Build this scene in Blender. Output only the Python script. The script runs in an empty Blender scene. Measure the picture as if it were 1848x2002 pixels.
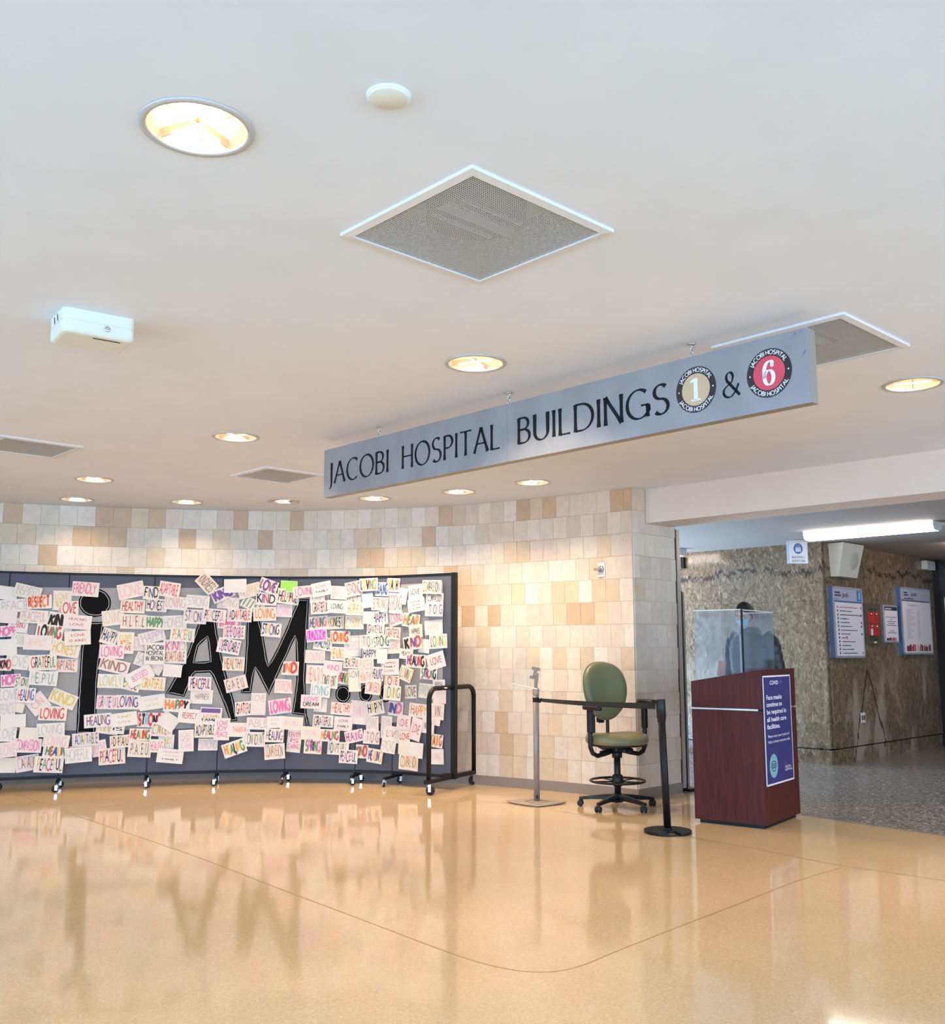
import bpy, bmesh, math, random
from mathutils import Vector, Matrix
PI = math.pi
R = math.radians
scene = bpy.context.scene
COL = scene.collection

# ------------------------------------------------------------------ camera
FPX, HOR, CX, CY, CAMZ = 1930.0, 1275.0, 924.0, 1001.0, 1.35
TILT = math.atan((HOR - CY) / FPX)
cam_d = bpy.data.cameras.new('camera')
cam_d.sensor_fit = 'HORIZONTAL'
cam_d.sensor_width = 36.0
cam_d.lens = 36.0 * FPX / 1848.0
cam_d.clip_start = 0.05
cam = bpy.data.objects.new('camera', cam_d)
cam.location = (0, 0, CAMZ)
cam.rotation_euler = (PI / 2 + TILT, 0, 0)
COL.objects.link(cam)
scene.camera = cam

# ------------------------------------------------------------------ world, exposure
world = bpy.data.worlds.new('daylight')
scene.world = world
world.use_nodes = True
wbg = world.node_tree.nodes['Background']
wbg.inputs['Color'].default_value = (0.41, 0.665, 1.0, 1)
wbg.inputs['Strength'].default_value = 13.5
vs = scene.view_settings
vs.view_transform = 'Standard'
vs.look = 'None'
vs.exposure = -0.33
vs.gamma = 1.0
vs.use_curve_mapping = False
LAMP_COL = (1.0, 0.77, 0.53)
LAMP_LENS = 18.0
LAMP_W = 27.0
TUBE_COL = (1.0, 0.90, 0.80)
TUBE_L = 14.0
scene.cycles.max_bounces = 7
scene.cycles.diffuse_bounces = 4
scene.cycles.glossy_bounces = 3
scene.cycles.transmission_bounces = 4
scene.cycles.transparent_max_bounces = 10
scene.cycles.caustics_reflective = False
scene.cycles.caustics_refractive = False
scene.cycles.sample_clamp_indirect = 6.0

# daylight comes in through the glazed front behind the viewer: portals in its openings
def portal(loc, rot, sx, sy):
    d = bpy.data.lights.new('window_portal', 'AREA')
    d.shape = 'RECTANGLE'; d.size = sx; d.size_y = sy
    d.cycles.is_portal = True
    o = bpy.data.objects.new('window_portal', d)
    o.location = loc; o.rotation_euler = rot
    COL.objects.link(o)
for k in range(4):
    portal((-6.6 + 4.4 * k, -4.95, 1.5), (PI / 2, 0, 0), 3.9, 2.6)
for k in range(2):
    portal((-8.95, -2.4 + 4.4 * k, 1.5), (PI / 2, 0, -PI / 2), 3.9, 2.6)

for k in range(2):  # portals of the right-hand openings, which are added for light
    portal((8.95, -2.4 + 4.4 * k, 1.5), (PI / 2, 0, PI / 2), 3.9, 2.6)

# ------------------------------------------------------------------ helpers
def lin(c):
    c = c / 255.0
    return c / 12.92 if c <= 0.04045 else ((c + 0.055) / 1.055) ** 2.4
def rgb(r, g, b):
    return (lin(r), lin(g), lin(b), 1.0)

def mat(name, col, rough=0.6, metal=0.0, spec=0.5, coat=0.0, vary=0.0, scale=20.0, bump=0.0, bscale=80.0, emit=None, estr=0.0, per_object=False, stretch=None):
    m = bpy.data.materials.new(name)
    m.use_nodes = True
    nt = m.node_tree
    b = nt.nodes['Principled BSDF']
    b.inputs['Base Color'].default_value = col
    b.inputs['Roughness'].default_value = rough
    b.inputs['Metallic'].default_value = metal
    b.inputs['Specular IOR Level'].default_value = spec
    b.inputs['Coat Weight'].default_value = coat
    if emit:
        b.inputs['Emission Color'].default_value = (*emit[:3], 1)
        b.inputs['Emission Strength'].default_value = estr
    if vary or bump:
        tc = nt.nodes.new('ShaderNodeTexCoord')
        mp = nt.nodes.new('ShaderNodeMapping')
        nt.links.new(tc.outputs['Object'], mp.inputs['Vector'])
        if stretch: mp.inputs['Scale'].default_value = stretch
        if per_object:
            oi = nt.nodes.new('ShaderNodeObjectInfo')
            mu = nt.nodes.new('ShaderNodeMath'); mu.operation = 'MULTIPLY'; mu.inputs[1].default_value = 37.0
            nt.links.new(oi.outputs['Random'], mu.inputs[0])
            nt.links.new(mu.outputs[0], mp.inputs['Location'])
        if vary:
            n = nt.nodes.new('ShaderNodeTexNoise')
            n.inputs['Scale'].default_value = scale
            n.inputs['Detail'].default_value = 6
            nt.links.new(mp.outputs[0], n.inputs['Vector'])
            r = nt.nodes.new('ShaderNodeValToRGB')
            r.color_ramp.elements[0].position = 0.3
            r.color_ramp.elements[1].position = 0.7
            lo = tuple(max(0, c * (1 - vary)) for c in col[:3]) + (1,)
            hi = tuple(min(1, c * (1 + vary)) for c in col[:3]) + (1,)
            r.color_ramp.elements[0].color = lo
            r.color_ramp.elements[1].color = hi
            nt.links.new(n.outputs['Fac'], r.inputs['Fac'])
            nt.links.new(r.outputs['Color'], b.inputs['Base Color'])
        if bump:
            n2 = nt.nodes.new('ShaderNodeTexNoise')
            n2.inputs['Scale'].default_value = bscale
            n2.inputs['Detail'].default_value = 3
            nt.links.new(mp.outputs[0], n2.inputs['Vector'])
            bp = nt.nodes.new('ShaderNodeBump')
            bp.inputs['Strength'].default_value = bump
            bp.inputs['Distance'].default_value = 0.01
            nt.links.new(n2.outputs['Fac'], bp.inputs['Height'])
            nt.links.new(bp.outputs[0], b.inputs['Normal'])
    return m

class MB:
    """collects shapes that are linked as one mesh object"""
    def __init__(s):
        s.v = []; s.f = []; s.mi = []; s.M = Matrix.Identity(4); s.cur = 0; s.smooth = []
    def add(s, vs_, fs_, sm=False):
        o = len(s.v)
        s.v += [tuple(s.M @ Vector(p)) for p in vs_]
        for f in fs_:
            s.f.append([i + o for i in f]); s.mi.append(s.cur); s.smooth.append(sm)
        return s
    def box(s, c, d, rot=None, bev=0.0):
        x, y, z = d[0] / 2, d[1] / 2, d[2] / 2
        if bev <= 0:
            pts = [(-x, -y, -z), (x, -y, -z), (x, y, -z), (-x, y, -z), (-x, -y, z), (x, -y, z), (x, y, z), (-x, y, z)]
            fs = [(0, 3, 2, 1), (4, 5, 6, 7), (0, 1, 5, 4), (1, 2, 6, 5), (2, 3, 7, 6), (3, 0, 4, 7)]
        else:
            bm = bmesh.new()
            bmesh.ops.create_cube(bm, size=1.0, matrix=Matrix.Diagonal((d[0], d[1], d[2], 1)))
            bmesh.ops.bevel(bm, geom=list(bm.edges), offset=bev, segments=2, affect='EDGES', profile=0.5)
            bm.verts.index_update()
            pts = [tuple(v.co) for v in bm.verts]; fs = [[v.index for v in f.verts] for f in bm.faces]
            bm.free()
        T = Matrix.Translation(c)
        if rot is not None: T = T @ rot
        return s.add([T @ Vector(p) for p in pts], fs, False)
    def tube(s, path, r, n=8, caps=True, closed=False):
        P = [Vector(p) for p in path]
        rs = r if isinstance(r, (list, tuple)) else [r] * len(P)
        N = len(P); vs_ = []; fs = []
        up = None
        for i in range(N):
            a = P[i - 1] if (i > 0 or closed) else P[i]
            b = P[(i + 1) % N] if (i < N - 1 or closed) else P[i]
            t = (b - a).normalized()
            if up is None:
                up = t.orthogonal().normalized()
            up = (up - t * up.dot(t))
            up = up.normalized() if up.length > 1e-6 else t.orthogonal().normalized()
            w = t.cross(up)
            for k in range(n):
                an = 2 * PI * k / n
                vs_.append(P[i] + (up * math.cos(an) + w * math.sin(an)) * rs[i])
        for i in range(N if closed else N - 1):
            j = (i + 1) % N
            for k in range(n):
                k2 = (k + 1) % n
                fs.append((i * n + k, i * n + k2, j * n + k2, j * n + k))
        if caps and not closed:
            fs.append(tuple(reversed(range(n)))); fs.append(tuple((N - 1) * n + k for k in range(n)))
        return s.add(vs_, fs, True)
    def lathe(s, prof, c=(0, 0, 0), n=24, sx=1.0, sy=1.0, rot=None):
        """profile of (radius, z) about z"""
        vs_ = []; fs = []; rings = []
        T = Matrix.Translation(c)
        if rot is not None: T = T @ rot
        for r, z in prof:
            if r < 1e-6:
                rings.append([len(vs_)]); vs_.append(T @ Vector((0, 0, z)))
            else:
                rings.append(list(range(len(vs_), len(vs_) + n)))
                for k in range(n):
                    an = 2 * PI * k / n
                    vs_.append(T @ Vector((r * sx * math.cos(an), r * sy * math.sin(an), z)))
        for a, b in zip(rings[:-1], rings[1:]):
            for k in range(n):
                k2 = (k + 1) % n
                if len(a) == 1 and len(b) == 1: continue
                if len(a) == 1: fs.append((a[0], b[k2], b[k]))
                elif len(b) == 1: fs.append((a[k], a[k2], b[0]))
                else: fs.append((a[k], a[k2], b[k2], b[k]))
        return s.add(vs_, fs, True)
    def prism(s, poly, z0, z1, T=None):
        n = len(poly)
        vs_ = [Vector((x, y, z0)) for x, y in poly] + [Vector((x, y, z1)) for x, y in poly]
        if T is not None: vs_ = [T @ p for p in vs_]
        fs = [tuple(reversed(range(n))), tuple(range(n, 2 * n))]
        for k in range(n):
            k2 = (k + 1) % n
            fs.append((k, k2, n + k2, n + k))
        return s.add(vs_, fs, False)
    def loft(s, rings, caps=True):
        n = len(rings[0]); vs_ = [p for r in rings for p in r]; fs = []
        for i in range(len(rings) - 1):
            for k in range(n):
                k2 = (k + 1) % n
                fs.append((i * n + k, i * n + k2, (i + 1) * n + k2, (i + 1) * n + k))
        if caps:
            fs.append(tuple(reversed(range(n)))); fs.append(tuple((len(rings) - 1) * n + k for k in range(n)))
        return s.add(vs_, fs, True)
    def mesh(s, name, mats):
        me = bpy.data.meshes.new(name)
        me.from_pydata(s.v, [], s.f)
        for m in (mats if isinstance(mats, (list, tuple)) else [mats]): me.materials.append(m)
        me.polygons.foreach_set('material_index', s.mi)
        me.polygons.foreach_set('use_smooth', s.smooth)
        me.update()
        return me
    def build(s, name, mats, parent=None, fix=True):
        me = s.mesh(name, mats)
        if fix:
            bm = bmesh.new(); bm.from_mesh(me)
            bmesh.ops.recalc_face_normals(bm, faces=list(bm.faces))
            bm.to_mesh(me); bm.free()
        o = bpy.data.objects.new(name, me)
        COL.objects.link(o)
        if parent is not None: o.parent = parent
        return o

def smooth_angle(o, deg=40):
    me = o.data
    try:
        me.set_sharp_from_angle(angle=R(deg))
    except Exception:
        pass
    return o

def empty(name, loc, rz=0.0, label=None, cat=None, group=None):
    o = bpy.data.objects.new(name, None)
    o.empty_display_size = 0.1
    o.location = loc; o.rotation_euler = (0, 0, rz)
    COL.objects.link(o)
    tag(o, label, cat, group)
    return o
def tag(o, label=None, cat=None, group=None, kind=None):
    if label: o['label'] = label
    if cat: o['category'] = cat
    if group: o['group'] = group
    if kind: o['kind'] = kind
    return o
def link_copy(src, name=None, parent=None):
    c = src.copy()
    COL.objects.link(c)
    if parent is not None: c.parent = parent
    return c
def copy_tree(o, parent=None):
    c = link_copy(o, parent=parent)
    for ch in [x for x in bpy.data.objects if x.parent == o]:
        copy_tree(ch, c)
    return c

# ------------------------------------------------------------------ pen-drawn alphabet
def arc(cx, cy, rx, ry, a0, a1, n=12):
    return [(cx + rx * math.cos(R(a0 + (a1 - a0) * i / n)), cy + ry * math.sin(R(a0 + (a1 - a0) * i / n))) for i in range(n + 1)]
GL = {
 'A': (.74, [[(.0, 0), (.37, 1)], [(.37, 1), (.74, 0)], [(.13, .36), (.61, .36)]]),
 'B': (.56, [[(.05, 0), (.05, 1)], [(.05, .98)] + arc(.26, .76, .22, .22, 90, -90) + [(.05, .53)], [(.05, .53)] + arc(.27, .275, .27, .255, 90, -90) + [(.05, .02)]]),
 'C': (.76, [arc(.43, .5, .43, .5, 50, 310, 18)]),
 'D': (.78, [[(.05, 0), (.05, 1)], [(.05, .98)] + arc(.3, .5, .46, .48, 90, -90, 16) + [(.05, .02)]]),
 'E': (.50, [[(.05, 0), (.05, 1)], [(.05, .98), (.5, .98)], [(.05, .52), (.44, .52)], [(.05, .02), (.5, .02)]]),
 'F': (.48, [[(.05, 0), (.05, 1)], [(.05, .98), (.48, .98)], [(.05, .52), (.42, .52)]]),
 'G': (.80, [arc(.43, .5, .43, .5, 50, 330, 18) + [(.77, .42)], [(.76, .02), (.76, .44)], [(.52, .44), (.8, .44)]]),
 'H': (.70, [[(.05, 0), (.05, 1)], [(.65, 0), (.65, 1)], [(.05, .52), (.65, .52)]]),
 'I': (.10, [[(.05, 0), (.05, 1)]]),
 'J': (.22, [[(.16, 1), (.16, .05)] + arc(-.02, .02, .18, .24, 0, -75, 6)]),
 'K': (.62, [[(.05, 0), (.05, 1)], [(.56, 1), (.08, .48)], [(.2, .58), (.62, 0)]]),
 'L': (.48, [[(.05, 0), (.05, 1)], [(.05, .02), (.48, .02)]]),
 'M': (.86, [[(.04, 0), (.1, 1)], [(.1, 1), (.43, .1)], [(.43, .1), (.76, 1)], [(.76, 1), (.82, 0)]]),
 'N': (.72, [[(.05, 0), (.05, 1)], [(.05, 1), (.67, 0)], [(.67, 0), (.67, 1)]]),
 'O': (.88, [arc(.44, .5, .44, .5, 90, 450, 24)]),
 'P': (.52, [[(.05, 0), (.05, 1)], [(.05, .98)] + arc(.25, .73, .25, .25, 90, -90) + [(.05, .48)]]),
 'Q': (.88, [arc(.44, .5, .44, .5, 90, 450, 24), [(.5, .2), (.86, -.1)]]),
 'R': (.58, [[(.05, 0), (.05, 1)], [(.05, .98)] + arc(.25, .74, .25, .24, 90, -90) + [(.05, .5)], [(.26, .5), (.58, 0)]]),
 'S': (.54, [arc(.27, .76, .23, .24, 40, 270, 12) + arc(.27, .26, .25, .26, 90, -140, 12)[1:]]),
 'T': (.64, [[(.32, 0), (.32, 1)], [(0, .98), (.64, .98)]]),
 'U': (.68, [[(.05, 1), (.05, .32)] + arc(.34, .3, .29, .3, 180, 360, 12)[1:] + [(.63, 1)]]),
 'V': (.68, [[(0, 1), (.34, 0)], [(.34, 0), (.68, 1)]]),
 'W': (.98, [[(0, 1), (.24, 0)], [(.24, 0), (.49, .9)], [(.49, .9), (.74, 0)], [(.74, 0), (.98, 1)]]),
 'X': (.62, [[(0, 0), (.62, 1)], [(0, 1), (.62, 0)]]),
 'Y': (.62, [[(0, 1), (.31, .5)], [(.62, 1), (.31, .5)], [(.31, .5), (.31, 0)]]),
 'Z': (.58, [[(.02, .98), (.56, .98)], [(.56, .98), (.0, .02)], [(.0, .02), (.58, .02)]]),
 '&': (.80, [[(.78, .02), (.22, .66)] + arc(.34, .8, .15, .19, 200, -20, 12) + [(.44, .6), (.16, .42)] + arc(.3, .23, .25, .23, 140, 300, 12) + [(.62, .22), (.74, .48)]]),
 '-': (.36, [[(.04, .45), (.32, .45)]]),
 '+': (.5, [[(.05, .45), (.45, .45)], [(.25, .25), (.25, .65)]]),
 '.': (.10, [[(.05, 0), (.05, .1)]]),
 '1': (.34, [[(.22, 0), (.22, 1)], [(.22, 1), (.02, .8)]]),
 '9': (.52, [arc(.26, .7, .22, .28, 0, 360, 16), [(.48, .7), (.4, .2), (.2, 0)]]),
}
def ribbon(pts, wfun):
    n = len(pts); out = []
    closed = n > 3 and (abs(pts[0][0] - pts[-1][0]) + abs(pts[0][1] - pts[-1][1])) < 1e-5
    for i in range(n):
        if closed:
            a = pts[i - 1] if i > 0 else pts[n - 2]; b = pts[i + 1] if i < n - 1 else pts[1]
        else:
            a = pts[max(i - 1, 0)]; b = pts[min(i + 1, n - 1)]
        dx, dy = b[0] - a[0], b[1] - a[1]; L = math.hypot(dx, dy) or 1
        dx /= L; dy /= L
        w = wfun(dx, dy, i / (n - 1)) / 2
        out.append(((pts[i][0] - dy * w, pts[i][1] + dx * w), (pts[i][0] + dy * w, pts[i][1] - dx * w)))
    return out
def pen_text(mb, text, x0, y0, width, height, pen, cols=None, place=None, rng=None, jit=0.0, gap=.14, sub=True):
    """draws text with a pen into mb (as flat ribbons); place maps (x, y) to a 3D point"""
    def adv(ch):
        return .34 if ch == ' ' else GL.get(ch, GL['O'])[0]
    tot = sum(adv(c) + gap for c in text) - gap
    sx = width / max(tot, .01) if width else height
    x = x0; k = 0
    for ch in text:
        if ch == ' ':
            x += (.34 + gap) * sx; continue
        w, strokes = GL.get(ch, GL['O'])
        if cols: mb.cur = cols[k % len(cols)]
        k += 1
        jr = rng.uniform(-jit, jit) if rng else 0; jy = rng.uniform(-jit, jit) * .35 if rng else 0
        js = 1 + (rng.uniform(-jit, jit) * .5 if rng else 0)
        for st in strokes:
            if len(st) == 2 and sub:
                (ax, ay), (bx, by) = st
                st = [(ax + (bx - ax) * t / 4, ay + (by - ay) * t / 4) for t in range(5)]
            rib = ribbon(st, pen)
            vs_ = []
            for (a, b) in rib:
                for (px, py) in (a, b):
                    qx, qy = px - w / 2, (py - .5) * js
                    c, s_ = math.cos(jr), math.sin(jr)
                    X = x + (w / 2 + qx * c - qy * s_) * sx
                    Y = y0 + (.5 + jy + qx * s_ * .6 + qy * c) * height
                    vs_.append(place(X, Y))
            fs = [(2 * i, 2 * i + 1, 2 * i + 3, 2 * i + 2) for i in range(len(rib) - 1)]
            mb.add(vs_, fs)
        x += (w + gap) * sx
    return x
def pen_even(w):
    return lambda dx, dy, t: w
def pen_broad(thick, thin, ang=12.0, flare=.30):
    nx, ny = math.cos(R(ang)), math.sin(R(ang))
    def f(dx, dy, t):
        c = abs(dx * ny - dy * nx)
        w = thin + (thick - thin) * c ** 1.5
        return w * (1 + flare * abs(2 * t - 1) ** 5)
    return f
def type_mesh(text, size, bold=0.0):
    """a line of plain printed type as flat mesh data: (verts, faces, width)"""
    cu = bpy.data.curves.new('type', 'FONT')
    cu.body = text; cu.size = size; cu.resolution_u = 2; cu.offset = bold * size
    ob = bpy.data.objects.new('type', cu)
    COL.objects.link(ob)
    dg = bpy.context.evaluated_depsgraph_get()
    me = bpy.data.meshes.new_from_object(ob.evaluated_get(dg))
    vs_ = [tuple(v.co) for v in me.vertices]; fs = [list(p.vertices) for p in me.polygons]
    bpy.data.objects.remove(ob); bpy.data.curves.remove(cu); bpy.data.meshes.remove(me)
    w = max((v[0] for v in vs_), default=0)
    return vs_, fs, w
def type_line(mb, text, x, y, size, place, width=None, bold=0.0, align='L'):
    vs_, fs, w = type_mesh(text, size, bold)
    k = width / w if width and w else 1.0
    ox = x - (w * k / 2 if align == 'C' else 0)
    mb.add([place(ox + a * k, y + b) for a, b, c in vs_], fs)

# ------------------------------------------------------------------ pixel rays, to find where things stand in the room
F_ = Vector((0, math.cos(TILT), math.sin(TILT))); U_ = Vector((0, -math.sin(TILT), math.cos(TILT))); R_ = Vector((1, 0, 0))
CAM = Vector((0, 0, CAMZ))
def ray(x, y):
    return F_ * FPX + R_ * (x - CX) + U_ * (CY - y)
def at_z(x, y, z=0.0):
    d = ray(x, y)
    return CAM + d * ((z - CAMZ) / d.z)
def to_px(p):
    v = Vector(p) - CAM
    return CX + FPX * v.dot(R_) / v.dot(F_), CY - FPX * v.dot(U_) / v.dot(F_)

# ------------------------------------------------------------------ materials of the room
M = {}
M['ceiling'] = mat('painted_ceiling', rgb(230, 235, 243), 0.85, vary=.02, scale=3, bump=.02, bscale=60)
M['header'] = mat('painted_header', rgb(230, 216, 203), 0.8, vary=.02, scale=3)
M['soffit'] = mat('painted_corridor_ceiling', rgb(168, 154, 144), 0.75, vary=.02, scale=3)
M['grout'] = mat('grout', rgb(196, 172, 142), 0.9)
M['metal'] = mat('brushed_aluminium', rgb(178, 174, 172), 0.38, 0.85, vary=.06, scale=6, stretch=(1, 1, .1))
M['dark'] = mat('black_paint', (0.005, 0.005, 0.006, 1), 0.5, spec=.3)
M['rubber'] = mat('black_rubber', (0.008, 0.008, 0.009, 1), 0.6)
M['plastic_black'] = mat('black_plastic', (0.008, 0.008, 0.009, 1), 0.42, spec=.35, bump=.05, bscale=300)
M['white_plastic'] = mat('white_plastic', rgb(228, 228, 218), 0.42)
M['chrome'] = mat('chrome', rgb(210, 208, 205), 0.18, 1.0)
M['base'] = mat('grey_vinyl_base', rgb(140, 128, 118), 0.55, vary=.05, scale=12)
M['wallpaint'] = mat('plain_wall_paint', rgb(205, 196, 184), 0.85)
M['white_metal'] = mat('white_enamel', rgb(226, 224, 222), 0.45)

def terrazzo(name, base, chip_a, chip_b, rough, cs, amt, coat):
    m = mat(name, base, rough, coat=coat)
    nt = m.node_tree; b = nt.nodes['Principled BSDF']
    b.inputs['Coat Roughness'].default_value = 0.06
    tc = nt.nodes.new('ShaderNodeTexCoord')
    v = nt.nodes.new('ShaderNodeTexVoronoi'); v.inputs['Scale'].default_value = cs
    nt.links.new(tc.outputs['Object'], v.inputs['Vector'])
    r = nt.nodes.new('ShaderNodeValToRGB'); r.color_ramp.interpolation = 'CONSTANT'
    e = r.color_ramp.elements
    e[0].position = 0; e[0].color = base
    e[1].position = .62; e[1].color = chip_a
    x = e.new(.82); x.color = chip_b
    sp = nt.nodes.new('ShaderNodeSeparateColor')
    nt.links.new(v.outputs['Color'], sp.inputs[0])
    nt.links.new(sp.outputs[0], r.inputs['Fac'])
    n = nt.nodes.new('ShaderNodeTexNoise'); n.inputs['Scale'].default_value = .9; n.inputs['Detail'].default_value = 5
    nt.links.new(tc.outputs['Object'], n.inputs['Vector'])
    mx = nt.nodes.new('ShaderNodeMix'); mx.data_type = 'RGBA'; mx.inputs[0].default_value = amt
    mx.inputs[6].default_value = base
    nt.links.new(r.outputs['Color'], mx.inputs[7])
    hs = nt.nodes.new('ShaderNodeHueSaturation')
    mr = nt.nodes.new('ShaderNodeMapRange'); mr.inputs[1].default_value = .3; mr.inputs[2].default_value = .7
    mr.inputs[3].default_value = .93; mr.inputs[4].default_value = 1.06
    nt.links.new(n.outputs['Fac'], mr.inputs[0]); nt.links.new(mr.outputs[0], hs.inputs['Value'])
    nt.links.new(mx.outputs[2], hs.inputs['Color'])
    nt.links.new(hs.outputs['Color'], b.inputs['Base Color'])
    n2 = nt.nodes.new('ShaderNodeTexNoise'); n2.inputs['Scale'].default_value = 5; n2.inputs['Detail'].default_value = 2
    nt.links.new(tc.outputs['Object'], n2.inputs['Vector'])
    bp = nt.nodes.new('ShaderNodeBump'); bp.inputs['Strength'].default_value = .02; bp.inputs['Distance'].default_value = .02
    nt.links.new(n2.outputs['Fac'], bp.inputs['Height']); nt.links.new(bp.outputs[0], b.inputs['Normal'])
    return m
M['terrazzo'] = terrazzo('beige_polished_terrazzo', rgb(207, 178, 137), rgb(193, 163, 123), rgb(221, 196, 158), 0.08, 130, .55, .0)
M['terrazzo_grey'] = terrazzo('grey_speckled_terrazzo', rgb(132, 126, 121), rgb(92, 86, 82), rgb(188, 182, 174), 0.22, 60, .9, .0)

def stone_tile(name, col, pit):
    """limestone: faint clouding, warm veins and small pits"""
    m = mat(name, col, 0.5, vary=.07, scale=14, per_object=True)
    nt = m.node_tree; b = nt.nodes['Principled BSDF']
    mp = [n for n in nt.nodes if n.type == 'MAPPING'][0]
    base = b.inputs['Base Color'].links[0].from_socket
    n = nt.nodes.new('ShaderNodeTexNoise'); n.inputs['Scale'].default_value = 38; n.inputs['Detail'].default_value = 3; n.inputs['Distortion'].default_value = .8
    nt.links.new(mp.outputs[0], n.inputs['Vector'])
    r = nt.nodes.new('ShaderNodeValToRGB'); r.color_ramp.elements[0].position = .29; r.color_ramp.elements[1].position = .36
    r.color_ramp.elements[0].color = (1, 1, 1, 1); r.color_ramp.elements[1].color = (0, 0, 0, 1)
    nt.links.new(n.outputs['Fac'], r.inputs['Fac'])
    mu = nt.nodes.new('ShaderNodeMath'); mu.operation = 'MULTIPLY'; mu.inputs[1].default_value = pit
    nt.links.new(r.outputs['Color'], mu.inputs[0])
    mx = nt.nodes.new('ShaderNodeMix'); mx.data_type = 'RGBA'
    mx.inputs[7].default_value = tuple(c * .62 for c in col[:3]) + (1,)
    nt.links.new(mu.outputs[0], mx.inputs[0]); nt.links.new(base, mx.inputs[6])
    oi = nt.nodes.new('ShaderNodeObjectInfo')
    mr = nt.nodes.new('ShaderNodeMapRange'); mr.inputs[3].default_value = .93; mr.inputs[4].default_value = 1.05
    nt.links.new(oi.outputs['Random'], mr.inputs[0])
    hs = nt.nodes.new('ShaderNodeHueSaturation')
    nt.links.new(mr.outputs[0], hs.inputs['Value']); nt.links.new(mx.outputs[2], hs.inputs['Color'])
    nt.links.new(hs.outputs['Color'], b.inputs['Base Color'])
    return m
TILE_MATS = [stone_tile('limestone_cream', rgb(222, 206, 184), .45), stone_tile('limestone_pale', rgb(226, 212, 194), .7),
             stone_tile('limestone_pink', rgb(220, 200, 180), .5), stone_tile('limestone_tan', rgb(214, 192, 162), .4),
             stone_tile('limestone_dark_tan', rgb(202, 172, 138), .4)]

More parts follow.
